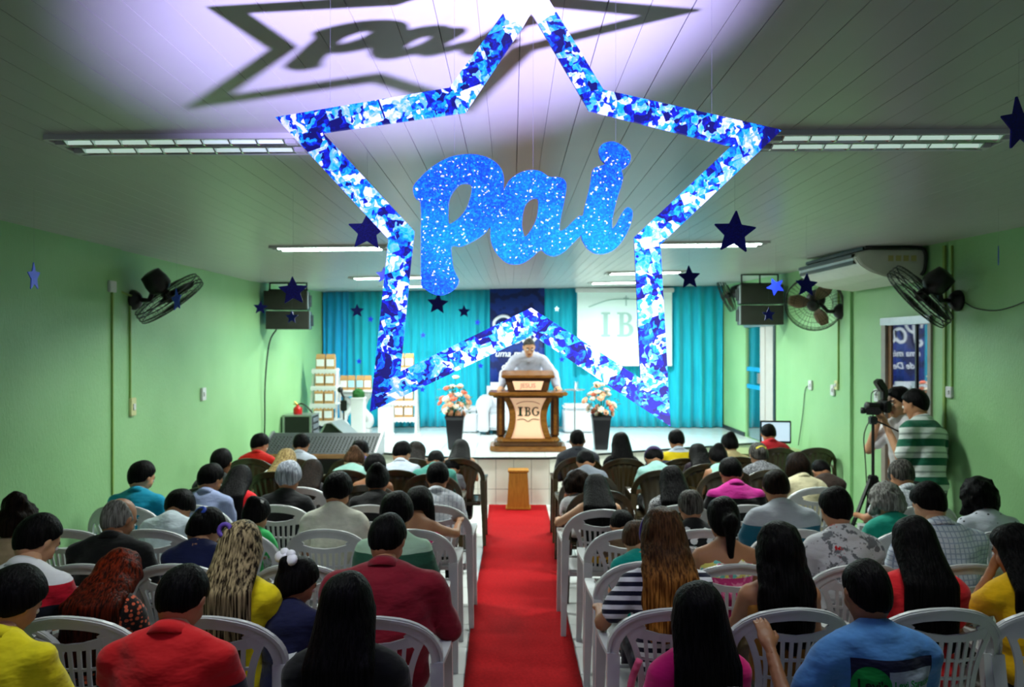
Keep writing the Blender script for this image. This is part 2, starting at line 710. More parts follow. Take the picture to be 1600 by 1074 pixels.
# damask banner
q = NT('blue damask print')
v1 = q.n('ShaderNodeTexVoronoi', feature='SMOOTH_F1')
v1.inputs['Scale'].default_value = 9
q.l(q.mapped((1.0, 1.0, 0.8)), v1.inputs['Vector'])
w1 = q.n('ShaderNodeTexWave', wave_type='RINGS')
w1.inputs['Scale'].default_value = 5
w1.inputs['Distortion'].default_value = 5
w1.inputs['Detail'].default_value = 2
q.l(q.coord(), w1.inputs['Vector'])
f = q.math('MULTIPLY', v1.outputs['Distance'], w1.outputs['Fac'])
q.base(q.ramp(f, [(0.08, lin((8, 26, 92))), (0.22, lin((12, 48, 138)))]))
q.set(0.55)
bn = thing('banner', 'dark blue damask banner with white lettering hanging behind the speaker', 'banner', (0, 0, 0))
bcl = MB().grid(lambda u, v: (-0.37 + 0.91 * u, 12.96 + 0.012 * math.sin(7 * u), 0.70 + 2.22 * v), 12, 2).build('banner_cloth', q.m, bn, smooth=True)
bcl.modifiers.new('t', 'SOLIDIFY').thickness = 0.006
M_PRINT = mat('white lettering', (240, 240, 250), 0.5, var=0.02)

# outline of the glitter word (traced in its own plane, unit: pixels of a 4x crop)
PAI = [(100, 345), (110, 310), (140, 275), (190, 225), (250, 180), (330, 140), (400, 125), (480, 122), (560, 140), (620, 175), (655, 220), (668, 270), (668, 345), (700, 290), (740, 255), (790, 230), (850, 220), (905, 232), (950, 262), (1000, 265), (1040, 275), (1060, 310), (1055, 370), (1040, 450), (1025, 520), (1018, 600), (1060, 585), (1100, 545), (1140, 510), (1165, 505), (1180, 440), (1205, 340), (1215, 290), (1225, 225), (1245, 205), (1305, 183), (1280, 150), (1264, 100), (1285, 60), (1340, 42), (1390, 55), (1440, 90), (1463, 130), (1455, 175), (1425, 206), (1405, 215), (1415, 270), (1400, 330), (1375, 410), (1350, 520), (1348, 585), (1375, 560), (1405, 500), (1440, 455), (1470, 470), (1475, 510), (1455, 580), (1420, 650), (1370, 710), (1310, 740), (1250, 742), (1195, 710), (1160, 655), (1152, 630), (1100, 680), (1040, 735), (980, 758), (930, 740), (900, 718), (850, 760), (790, 800), (730, 810), (680, 795), (635, 755), (600, 700), (585, 640), (583, 575), (540, 620), (470, 665), (400, 695), (340, 695), (340, 760), (350, 830), (370, 880), (385, 910), (370, 950), (330, 985), (270, 1005), (210, 990), (170, 960), (153, 945), (150, 800), (150, 600), (148, 430), (115, 395)]
PAI_H1 = [(322, 555), (318, 470), (325, 400), (350, 350), (385, 310), (425, 298), (460, 310), (468, 345), (455, 410), (430, 470), (390, 520), (350, 550)]
PAI_H2 = [(795, 630), (783, 580), (785, 520), (795, 460), (815, 420), (850, 395), (880, 398), (886, 430), (880, 500), (860, 560), (830, 610), (808, 636)]


def flat_text(name, VF, parent, m, origin, M3=None):
    """place flat letter shapes (x-y) upright in the x-z plane facing the camera"""
    V, Fc = VF
    o = Vector(origin)
    P = [o + Vector((v.x, -v.z, v.y)) for v in V]
    return MB().add(P, Fc).build(name, m, parent, fix=False)


# script word at the top of the banner: rounded strokes
def stroke(name, pts, r, parent, m, origin, k=1.0):
    o = Vector(origin)
    return MB().tube([o + Vector((x * k, 0, y * k)) for x, y in pts], r, 6).build(name, m, parent, smooth=True)


def cr(pts, n=5):
    out = []
    for k in range(len(pts) - 1):
        p0, p1, p2, p3 = (Vector(pts[min(max(k + d, 0), len(pts) - 1)]) for d in (-1, 0, 1, 2))
        for i in range(n):
            t = i / n
            out.append(0.5 * ((2 * p1) + (p2 - p0) * t + (2 * p0 - 5 * p1 + 4 * p2 - p3) * t * t + (3 * p1 - p0 - 3 * p2 + p3) * t ** 3))
    out.append(Vector(pts[-1]))
    return out


OB = (0.0, 12.935, 2.12)
stroke('letter_p', cr([(-0.15, 0.20), (-0.17, 0.05), (-0.20, -0.10), (-0.25, -0.16), (-0.30, -0.12), (-0.27, -0.06)]), 0.026, bcl, M_PRINT, OB)
stroke('letter_p', cr([(-0.29, 0.14), (-0.29, 0.25), (-0.18, 0.33), (-0.06, 0.31), (-0.02, 0.20), (-0.08, 0.10), (-0.17, 0.06)]), 0.026, bcl, M_PRINT, OB)
stroke('letter_a', cr([(0.17, 0.10), (0.08, 0.13), (0.00, 0.06), (0.00, -0.06), (0.08, -0.10), (0.16, -0.02), (0.18, 0.11), (0.17, -0.04), (0.22, -0.09), (0.27, -0.02)]), 0.028, bcl, M_PRINT, OB)
stroke('letter_i', cr([(0.30, 0.11), (0.29, -0.02), (0.33, -0.09), (0.40, -0.02)]), 0.028, bcl, M_PRINT, OB)
stroke('letter_i', [(0.32, 0.22), (0.335, 0.23)], 0.034, bcl, M_PRINT, OB)
flat_text('lettering', text_mesh('uma missão', 0.155, 0.25, 0.002), bcl, M_PRINT, (0.08, 12.925, 1.83))
flat_text('lettering', text_mesh('de Deus', 0.155, 0.25, 0.002), bcl, M_PRINT, (0.08, 12.925, 1.62))

# projection screen with the faint church letters
scn = thing('projection_screen', 'white pull-down projection screen with a faint emblem right of the banner', 'screen', (0, 0, 0))
a, b = at(902, 457, 12.95), at(1050, 570, 12.95)
M_SCR = mat('lit projection screen', (214, 236, 232), 0.6, var=0.02, emit=0.12)
sfab = MB().box(((a.x + b.x) / 2, 12.95, (a.z + b.z) / 2), (b.x - a.x, 0.008, a.z - b.z)).build('screen_fabric', M_SCR, scn)
MB().box(((a.x + b.x) / 2, 12.95, a.z + 0.036), (b.x - a.x + 0.06, 0.08, 0.075)).build('screen_housing', M_WHITE, scn, bevel=0.012)
MB().box(((a.x + b.x) / 2, 12.95, b.z - 0.012), (b.x - a.x, 0.02, 0.024)).build('bottom_bar', M_WHITE, scn)
M_FAINT = mat('faint projected letters', (150, 186, 180), 0.6, var=0.02, emit=0.08)


def serif_letters(parent, m, origin, H, th, name='lettering', gap=1.0, fat=1.0):
    """I B G with slab serifs, height H, flat plates th thick facing -y"""
    o = Vector(origin)

    def plate(poly, holes=()):
        V, Fc = curve_mesh([poly] + list(holes), th / 2)
        flat_text(name, (V, Fc), parent, m, o)
    s = H / 10 * fat

    def I(cx):
        return [(cx - 1.9 * s, 0), (cx + 1.9 * s, 0), (cx + 1.9 * s, .8 * s), (cx + .9 * s, .8 * s), (cx + .9 * s, H - .8 * s), (cx + 1.9 * s, H - .8 * s), (cx + 1.9 * s, H), (cx - 1.9 * s, H), (cx - 1.9 * s, H - .8 * s), (cx - .9 * s, H - .8 * s), (cx - .9 * s, .8 * s), (cx - 1.9 * s, .8 * s)]
    plate(I(-H * 0.85 * gap))
    arc = lambda cx, cy, rx, ry, a0, a1, n=8: [(cx + rx * math.cos(math.radians(a0 + (a1 - a0) * k / n)), cy + ry * math.sin(math.radians(a0 + (a1 - a0) * k / n))) for k in range(n + 1)]
    bx = -H * 0.38
    plate([(bx, 0)] + arc(bx + .38 * H, .28 * H, .3 * H, .28 * H, -90, 75) + arc(bx + .36 * H, .76 * H, .26 * H, .24 * H, -60, 90) + [(bx, H), (bx, H - .8 * s), (bx + .1 * H, H - .8 * s), (bx + .1 * H, .8 * s), (bx, .8 * s)],
          [[(bx + .28 * H, .08 * H)] + arc(bx + .38 * H, .28 * H, .12 * H, .19 * H, -90, 90) + [(bx + .28 * H, .47 * H)],
           [(bx + .28 * H, .57 * H)] + arc(bx + .36 * H, .75 * H, .1 * H, .17 * H, -90, 90) + [(bx + .28 * H, .92 * H)]])
    gx = H * 0.86 * gap
    plate(arc(gx, H / 2, .44 * H, .5 * H, 40, 330, 16) + [(gx + .38 * H, .52 * H), (gx + .08 * H, .52 * H), (gx + .08 * H, .43 * H), (gx + .2 * H, .43 * H)] + arc(gx, H / 2, .25 * H, .40 * H, 310, 50, 14))


cx = (at(925, 0, 12.93).x + at(1032, 0, 12.93).x) / 2
serif_letters(sfab, M_FAINT, (cx, 12.935, at(0, 526, 12.93).z), 0.40, 0.004)
stroke('emblem_arc', cr([(-0.62, 0.0), (-0.3, 0.11), (0, 0.13), (0.3, 0.11), (0.62, 0.0)]), 0.008, sfab, M_FAINT, (cx, 12.94, at(0, 480, 12.93).z))
MB().box((cx, 12.94, at(0, 472, 12.93).z + 0.02), (0.02, 0.006, 0.17)).box((cx, 12.94, at(0, 472, 12.93).z + 0.06), (0.09, 0.006, 0.02)).build('emblem_cross', M_FAINT, sfab)

# red carpet runner
q = NT('red carpet')
n = q.noise(60, detail=4)
q.base(q.ramp(n.outputs['Fac'], [(0.3, lin((150, 14, 20))), (0.7, lin((182, 22, 28)))]))
q.set(0.9, 0, 0.1)
q.bump(q.noise(300).outputs['Fac'], 0.3, 0.004)


def cz(x, y):
    return 0.010 + 0.006 * max(0, math.sin(5.1 * y + 0.6 * math.sin(3 * x))) + 0.004 * math.sin(11 * y + 2 * x) ** 2


cp = MB()
nu, nv = 8, 130
cp.grid(lambda u, v: (-0.285 + 0.02 * (0 if u > .5 else 1) * math.sin(4 * v) * 0.4 + 0.70 * u + 0.012 * math.sin(9 * v), 1.4 + 8.24 * v, cz(0.7 * u, 1.4 + 8.2 * v)), nu, nv)
co = cp.build('red_carpet', q.m, None, smooth=True, fix=False)
sm = co.modifiers.new('pile', 'SOLIDIFY')
sm.thickness = 0.008
tag(co, 'long red carpet runner down the aisle to the stage', 'carpet')

# ================================================================== ceiling light fittings
M_TUBEM = {}
M_REFL = mat('mirror louvre', (206, 214, 210), 0.16, 0.9, var=0.03)


def ceiling_light(xa, xb, y, label, side):
    xm, L = (xa + xb) / 2, xb - xa
    z = ceil_z(xm, y)
    tilt = math.atan2(ceil_z(xb, y) - ceil_z(xa, y), L)
    r = thing('ceiling_light', label, 'light', (xm, y, z), 0, 'fluorescent fittings on the ceiling')
    r.rotation_euler = (0, -tilt, 0)
    W = 0.25
    fr = MB()
    fr.box((0, -W / 2, -0.008), (L, 0.014, 0.022)).box((0, W / 2, -0.008), (L, 0.014, 0.022)).box((-L / 2, 0, -0.008), (0.014, W, 0.022)).box((L / 2, 0, -0.008), (0.014, W, 0.022))
    fr.build('frame', M_WHITE, r)
    for s in (-1, 1):
        tr = MB()
        tr.grid(lambda u, v: (-L / 2 + L * u, s * W / 4 + (v - 0.5) * W / 2 * 0.96, -0.002 - 0.016 * (2 * v - 1) ** 2), 2, 6)
        tr.build('reflector', M_REFL, r, smooth=True)
        if y not in M_TUBEM:
            q = NT('fluorescent tube %.1f' % y)
            q.base(lin((235, 245, 240)))
            q.emit(lin((222, 255, 240)), TUBE[y])
            M_TUBEM[y] = q.m
        MB().tube([(-L / 2 + 0.05, s * W / 4, -0.014), (L / 2 - 0.05, s * W / 4, -0.014)], 0.008, 8).build('tube', M_TUBEM[y], r, smooth=True)
        MB().box((-L / 2 + 0.03, s * W / 4, -0.014), (0.04, 0.03, 0.022)).build('lamp_holder', M_WHITE, r)
        MB().box((L / 2 - 0.03, s * W / 4, -0.014), (0.04, 0.03, 0.022)).build('lamp_holder', M_WHITE, r)
        for k in range(9):
            xk = -L / 2 + L * (k + 0.5) / 9
            MB().prism([(s * W / 4 - W / 4 * .94, -0.004), (s * W / 4 + W / 4 * .94, -0.004), (s * W / 4 + 0.012, -0.026), (s * W / 4 - 0.012, -0.026)], 'x', xk - 0.003, xk + 0.003).build('louvre_fin', M_REFL, r)
    if not FILL[y]:
        return
    a = bpy.data.lights.new('fitting_light', 'AREA')
    a.shape = 'RECTANGLE'
    a.size, a.size_y = L * 0.92, W * 0.8
    a.energy = FILL[y]
    a.color = (0.90, 1.0, 0.95)
    a.spread = math.radians(118 if y < 5 else (140 if y < 8 else 172))
    ao = bpy.data.objects.new('fitting_light', a)
    C.objects.link(ao)
    ao.parent = r
    ao.location = (0, 0, -0.03)


for y, row in ((3.0, 'nearest the camera'), (6.3, 'in the middle row'), (9.3, 'just before the stage'), (11.4, 'over the stage')):
    for xa, xb, sd in ((-1.72, -0.80, 'left'), (0.96, 1.88, 'right')):
        if y > 5:
            xa, xb = (-1.92, -1.0) if sd == 'left' else (1.12, 2.04)
        ceiling_light(xa, xb, y, 'long double fluorescent ceiling fitting %s, on the %s' % (row, sd), sd)
# ================================================================== the big hanging star with the glitter word
SY = 1.52                                   # distance of the star from the camera


def star_pt(px, py):
    p = at(px, py, SY)
    return (p.x, p.z)


O = dict(top=(832, -43), ur=(943, 140), right=(1222, 203), lr=(1032, 382), br=(1048, 667), bot=(832, 524), bl=(578, 644), ll=(607, 374), left=(430, 183), ul=(702, 137))
I = dict(top=(830, 18), ur=(920, 172), right=(1143, 228), lr=(991, 371), br=(1001, 592), bot=(830, 481), bl=(625, 581), ll=(647, 361), left=(504, 207), ul=(727, 175))
# the two lower notches: 'bot' outer edge is the lower one
order = ['top', 'ur', 'right', 'lr', 'br', 'bot', 'bl', 'll', 'left', 'ul']
q = NT('blue photo collage print')
vor = q.n('ShaderNodeTexVoronoi', distance='CHEBYCHEV')
vor.inputs['Scale'].default_value = 24
vor.inputs['Randomness'].default_value = 0.8
q.l(q.mapped((1, 0, 1), (0, 0.35, 0)), vor.inputs['Vector'])
sep = q.n('ShaderNodeSeparateColor')
q.l(vor.outputs['Color'], sep.inputs[0])
warp = q.noise(16, q.mapped((1, 0, 1)), 3, 0.6)
addv = q.n('ShaderNodeVectorMath', operation='ADD')
q.l(q.mapped((1, 0, 1)), addv.inputs[0])
sc1 = q.n('ShaderNodeVectorMath', operation='SCALE')
sc1.inputs['Scale'].default_value = 0.10
q.l(warp.outputs['Color'], sc1.inputs[0])
q.l(sc1.outputs[0], addv.inputs[1])
sc2 = q.n('ShaderNodeVectorMath', operation='SCALE')
sc2.inputs['Scale'].default_value = 3.0
q.l(vor.outputs['Color'], sc2.inputs[0])
add2 = q.n('ShaderNodeVectorMath', operation='ADD')
q.l(addv.outputs[0], add2.inputs[0])
q.l(sc2.outputs[0], add2.inputs[1])
blob = q.n('ShaderNodeTexVoronoi', feature='F1')
blob.inputs['Scale'].default_value = 62
q.l(add2.outputs[0], blob.inputs['Vector'])
sepb = q.n('ShaderNodeSeparateColor')
q.l(blob.outputs['Color'], sepb.inputs[0])
nz = q.noise(52, add2.outputs[0], 5, 0.7)
tone = q.math('ADD', q.math('MULTIPLY', sepb.outputs[0], 0.42), q.math('MULTIPLY', nz.outputs['Fac'], 0.62))
tone = q.math('ADD', tone, q.math('MULTIPLY', q.math('SUBTRACT', sep.outputs[1], 0.5), 0.38))
q.base(q.ramp(tone, [(0.30, lin((4, 6, 60))), (0.44, lin((6, 22, 130))), (0.50, lin((0, 95, 200))), (0.57, lin((10, 140, 200))), (0.655, lin((90, 150, 210))), (0.74, lin((180, 190, 228)))]))
q.set(0.38)
M_COLL = q.m
bs = thing('hanging_star', 'big open star covered with blue photo collage hanging over the aisle', 'star decoration', (0, 0, 0))
M_CARD = mat('white foam card', (226, 224, 240), 0.6)
tl, tr_ = (786, 21), (869, 18)


def band(pts, name, m, th=0.008):
    P = [star_pt(*p) for p in pts]
    MB().prism(P, 'y', SY, SY + th).build(name, m, bs)


for k in range(10):
    a, b = order[k], order[(k + 1) % 10]
    oa, ob, ia, ib = O[a], O[b], I[a], I[b]
    if a == 'top':
        oa, ia = tr_, (841, 37)
    if b == 'top':
        ob, ib = tl, (816, 42)
    if a == 'bot' or b == 'bot':
        pass
    band([oa, ob, ib, ia], 'collage_strip', M_COLL)
band([tl, O['top'], tr_, (841, 37), I['top'], (816, 42)], 'bare_tip', M_CARD)
M_NYL = mat('nylon thread', (120, 122, 135), 0.3)


def thread(parent, p, r=0.00022, base=(0, 0, 0)):
    z = ceil_z(p[0] + base[0], p[1] + base[1]) - base[2]
    MB().tube([p, (p[0], p[1], z)], r, 5).build('nylon_thread', M_NYL, parent)


for px, py in ((516, 160), (1112, 178)):
    p = at(px, py, SY + 0.004)
    thread(bs, p)

# glitter word
q = NT('blue glitter foam')
v2 = q.n('ShaderNodeTexVoronoi')
v2.inputs['Scale'].default_value = 330
q.l(q.coord(), v2.inputs['Vector'])
s2 = q.n('ShaderNodeSeparateColor')
q.l(v2.outputs['Color'], s2.inputs[0])
big = q.noise(7, detail=2)
b0 = q.ramp(big.outputs['Fac'], [(0.35, lin((0, 50, 205))), (0.65, lin((0, 125, 225)))])
fl2 = q.ramp(s2.outputs[0], [(0.0, lin((0, 36, 150))), (0.6, lin((0, 90, 215))), (0.955, lin((10, 150, 240))), (0.972, lin((250, 255, 255)))])  # white flakes paint the glitter's sparkle into the colour
q.base(q.mix(0.42, b0, fl2))
nm = q.n('ShaderNodeBump')
nm.inputs['Strength'].default_value = 0.7
nm.inputs['Distance'].default_value = 0.002
q.l(s2.outputs[1], nm.inputs['Height'])
q.l(nm.outputs[0], q.b.inputs['Normal'])
q.set(0.45, 0.0, 0.35)
gw = thing('glitter_word', 'blue glitter word in rounded script letters hanging inside the big star', 'lettering', (0, 0, 0))


def pai(pts, n=3):
    return [star_pt(620 + x / 4, 210 + y / 4) for x, y in smooth_closed(pts, n)]


V, Fc = curve_mesh([pai(PAI), pai(PAI_H1), pai(PAI_H2)], 0.006)
MB().add([(v.x, SY + 0.01 - v.z, v.y) for v in V], Fc).build('letters', q.m, gw)
for px, py in ((710, 242), (833, 265), (962, 221)):
    thread(gw, at(px, py, SY + 0.01))

# small hanging stars: centre px, centre py, width px, real width, turn about z, roll, bright?
q = NT('dark blue foil')
n = q.noise(220, detail=2)
q.base(q.ramp(n.outputs['Fac'], [(0.35, lin((8, 12, 105))), (0.65, lin((16, 26, 160)))]))
q.set(0.4, 0.25)
M_STAR = q.m
M_STARB = mat('bright blue foil', (34, 60, 235), 0.35, 0.3, var=0.15, vs=160)


def star_mesh(m, R=1.0):
    P = []
    for k in range(10):
        a = PI / 2 + k * PI / 5
        r = R if k % 2 == 0 else R * 0.46
        P.append((r * math.cos(a), r * math.sin(a)))
    # slightly rounded points
    Q = []
    for k in range(10):
        p, a, b = Vector(P[k]), Vector(P[k - 1]), Vector(P[(k + 1) % 10])
        f = 0.10 if k % 2 == 0 else 0.03
        Q += [tuple(p.lerp(a, f)), tuple(p.lerp(b, f))]
    return MB().prism(Q, 'y', -0.002 / 0.07, 0.002 / 0.07), Q


SG = 'small blue stars hanging from the ceiling'
STARS = [
    (53, 433, 46, 0.145, -80, 4, 1, 'blue star turned almost edge-on before the left wall'),
    (276, 469, 36, 0.15, -44, -6, 1, 'narrow turned blue star hanging in front of the left wall fan'),
    (407, 481, 22, 0.14, 15, 3, 0, 'small dark blue star left of the left loudspeakers'),
    (458, 455, 46, 0.15, 10, -3, 0, 'dark blue star in front of the upper left loudspeaker'),
    (456, 496, 21, 0.14, -10, 0, 0, 'small dark blue star in front of the lower left loudspeaker'),
    (558, 486, 22, 0.14, 10, 0, 0, 'blue star before the curtain above the gift bags'),
    (574, 362, 62, 0.16, 5, 3, 0, 'large blue star behind the left edge of the big star'),
    (600, 430, 26, 0.14, 5, 0, 0, 'dark blue star half hidden by the big star\'s left arm'),
    (684, 475, 34, 0.15, 5, 4, 0, 'nearly black star just below the letter tail of the glitter word'),
    (725, 487, 20, 0.14, 10, 0, 0, 'small dark star left of the blue banner'),
    (1077, 434, 38, 0.15, 12, -3, 0, 'dark blue star before the curtain right of the screen'),
    (1148, 364, 70, 0.16, 4, 4, 0, 'largest whole blue star hanging right of the big star'),
    (1212, 448, 28, 0.145, -25, -25, 1, 'bright tilted blue star on the upper right loudspeaker'),
    (1201, 492, 22, 0.14, 8, 0, 0, 'small dark star before the lower right loudspeaker'),
    (1260, 446, 38, 0.15, 8, 3, 0, 'dark blue star in front of the right front-facing wall fan'),
    (1592, 195, 88, 0.15, 25, -8, 0, 'big dark blue star cut off by the right picture edge'),
    (579, 499, 10, 0.11, 0, 10, 1, 'tiny blue star on the curtain beside the left ladder of the big star'),
    (661, 524, 9, 0.10, 0, 0, 1, 'tiny blue star before the curtain, centre left above the flowers'),
    (561, 565, 9, 0.10, 0, 0, 1, 'tiny blue star before the curtain just above the console table'),
    (746, 504, 9, 0.10, 0, 15, 1, 'tiny blue star close to the left edge of the banner, upper'),
    (751, 572, 9, 0.10, 0, 0, 1, 'tiny blue star close to the left edge of the banner, lower'),
    (878, 562, 9, 0.10, 0, 0, 1, 'tiny blue star before the curtain right of the speaking person'),
    (660, 609, 9, 0.10, 0, 5, 1, 'tiny blue star before the curtain beside the right gift shelf'),
    (1560, 400, 20, 0.12, 59, 8, 1, 'silver-blue star seen edge-on before the right wall'),
    (870, 483, 9, 0.10, 20, 0, 2, 'tiny pale star before the curtain right of the banner'),
]
M_STARW = mat('pale foil', (190, 225, 240), 0.3, 0.4)
for px, py, wpx, wr_, tz, roll, br, lab in STARS:
    Y = wr_ * F / wpx
    if abs(tz) > 40:
        Y = 0.145 * F / 46 if px < 100 else (0.15 * F / 36 if px < 400 else 4.6)
    Y = min(Y, 12.7)
    if wpx <= 10:
        Y = 12.6
    p = at(px, py, Y)
    o = thing('hanging_star_small', lab, 'star decoration', p, math.radians(tz), SG)
    mb, Qs = star_mesh(None)
    R = wr_ / 1.90
    mb.xform(Matrix.Rotation(math.radians(roll), 4, 'Y') @ Matrix.Scale(R, 4))
    mb.build('foil_star', (M_STAR, M_STARB, M_STARW)[br], o)
    z = ceil_z(p.x, p.y) - p.z
    if z > R:
        MB().tube([(0, 0, R * 0.9), (0, 0, z)], 0.0003, 4).build('nylon_thread', M_NYL, o)

# ================================================================== lectern
def wood(name, c1, c2, rough=0.3, scale=(1.5, 1.5, 12), axis=None):
    q = NT(name)
    n = q.noise(6, q.mapped(scale), 5, 0.6)
    q.base(q.ramp(n.outputs['Fac'], [(0.3, lin(c1)), (0.7, lin(c2))]))
    q.set(rough, 0, 0.5)
    q.bump(n.outputs['Fac'], 0.1, 0.004)
    return q.m


M_WOOD = wood('varnished lectern wood', (104, 62, 20), (152, 98, 38), 0.25, (2, 2, 14))
M_WOODD = wood('darker lectern wood', (64, 38, 16), (98, 60, 24), 0.3, (14, 14, 2))
M_BOXW = wood('golden wood', (160, 104, 28), (190, 132, 48), 0.4, (10, 10, 1.2))
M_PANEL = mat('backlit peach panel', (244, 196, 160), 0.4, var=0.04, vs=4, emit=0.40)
M_DKGR = mat('dark green print', (20, 48, 22), 0.5)
LX, LY = 0.21, 10.42
lc = thing('lectern', 'carved wooden lectern with glowing peach front panel at the stage edge', 'lectern', (LX, LY, STZ))


def oct_(wx, wy, z0, z1, name, m, bev=0.012):
    c = min(wx, wy) * 0.28
    P = [(-wx + c, -wy), (wx - c, -wy), (wx, -wy + c), (wx, wy), (-wx, wy), (-wx, -wy + c)]
    MB().prism(P, 'z', z0, z1).build(name, m, lc, bevel=bev)


oct_(0.50, 0.30, 0.0, 0.07, 'base_step', M_WOOD)
oct_(0.45, 0.27, 0.07, 0.12, 'base_step', M_WOODD)
oct_(0.41, 0.25, 0.12, 0.17, 'base_step', M_WOOD)
for s in (-1, 1):
    MB().box((s * 0.36, 0.02, 0.445), (0.11, 0.14, 0.55)).build('column', M_WOODD, lc, bevel=0.014)
    MB().box((s * 0.36, -0.055, 0.445), (0.045, 0.02, 0.50)).build('column_flute', M_WOOD, lc, bevel=0.006)
    # hourglass side piece
    P = []
    for k in range(13):
        t = k / 12
        w = 0.16 + 0.10 * (2 * t - 1) ** 2 * (1 if t > .5 else 0.6)
        P.append((s * w, 0.17 + 0.555 * t))
    Q = P + [(x + s * 0.085, z) for x, z in reversed(P)]
    MB().prism(Q, 'y', -0.20, 0.10).build('curved_side', M_WOOD, lc, bevel=0.006)
P = []
for k in range(13):
    t = k / 12
    P.append((0.162 + 0.10 * (2 * t - 1) ** 2 * (1 if t > .5 else 0.6), 0.17 + 0.555 * t))
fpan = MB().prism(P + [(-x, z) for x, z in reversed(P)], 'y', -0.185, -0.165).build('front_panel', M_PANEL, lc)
oct_(0.52, 0.31, 0.725, 0.775, 'desk_top', M_WOOD, 0.014)
oct_(0.46, 0.27, 0.70, 0.726, 'desk_moulding', M_WOODD, 0.008)
up = [(-0.26, 0.775), (0.26, 0.775), (0.31, 0.98), (-0.31, 0.98)]
MB().prism(up, 'y', -0.16, 0.12).build('reading_box', M_WOODD, lc, bevel=0.012)
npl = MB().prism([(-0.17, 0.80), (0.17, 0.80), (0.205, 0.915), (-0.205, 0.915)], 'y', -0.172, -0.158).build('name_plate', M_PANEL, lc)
tp = MB().box((0, 0, 0), (0.70, 0.40, 0.04))
tp.xform(Matrix.Translation((0, -0.01, 1.00)) @ Matrix.Rotation(math.radians(8), 4, 'X'))
tp.build('reading_top', M_WOOD, lc, bevel=0.012)
serif_letters(fpan, M_DKGR, (0.0, -0.19, 0.46), 0.118, 0.006, gap=1.0, fat=1.45)
stroke('emblem_line', cr([(-0.155, 0), (-0.08, 0.028), (0, 0.034), (0.08, 0.028), (0.155, 0)]), 0.0035, fpan, M_DKGR, (0, -0.188, 0.615))
stroke('emblem_line', cr([(-0.14, 0.012), (-0.06, 0.02), (0, -0.012), (0.06, 0.02), (0.14, 0.012)]), 0.0045, fpan, M_DKGR, (0, -0.188, 0.40))
M_PALEL = mat('pale rose lettering', (214, 160, 140), 0.5)
flat_text('lettering', text_mesh('JESUS', 0.085, 0.0, 0.001), npl, M_PALEL, (0, -0.175, 0.855))

# wooden box at the foot of the stage
bx = thing('offering_box', 'tapered golden wooden box standing on the carpet before the stage', 'box', (0.075, 9.42, 0.016))
MB().box((0, 0, 0.225), (0.27, 0.22, 0.43), taper=0.83).build('box_body', M_BOXW, bx, bevel=0.008)
MB().box((0, 0, 0.012), (0.30, 0.24, 0.024)).build('plinth', M_BOXW, bx, bevel=0.006)
MB().box((0, 0, 0.455), (0.25, 0.21, 0.024)).build('lid', M_BOXW, bx, bevel=0.006)

# ================================================================== flower vases
M_LEAF = mat('leaf green', (40, 96, 40), 0.5, var=0.3, vs=20)
PETAL = [mat('cream petals', (250, 236, 216), 0.6, var=0.05), mat('peach petals', (250, 186, 150), 0.6, var=0.08), mat('coral petals', (240, 132, 104), 0.6, var=0.08)]
M_VASE = mat('black glazed vase', (18, 18, 24), 0.3)


def rose_mesh(seed):
    rr = random.Random(seed)
    m = MB()
    m.ball((0, 0, 0), 0.022, 7, 5)
    for ring, (n, rad, zz, tl_) in enumerate(((4, 0.018, 0.006, 0.3), (6, 0.030, -0.002, 0.7))):
        for k in range(n):
            a = 2 * PI * k / n + ring * 0.5 + rr.uniform(-.2, .2)
            mm = MB().ball((0, 0, 0), 0.019, 6, 4, (0.35, 1.0, 1.0))
            mm.xform(Matrix.Rotation(a, 4, 'Z') @ Matrix.Translation((rad, 0, zz)) @ Matrix.Rotation(tl_, 4, 'Y'))
            m.add(mm.V, mm.F)
    return m


ROSES = [[rose_mesh(s) for s in (1, 2)], ]


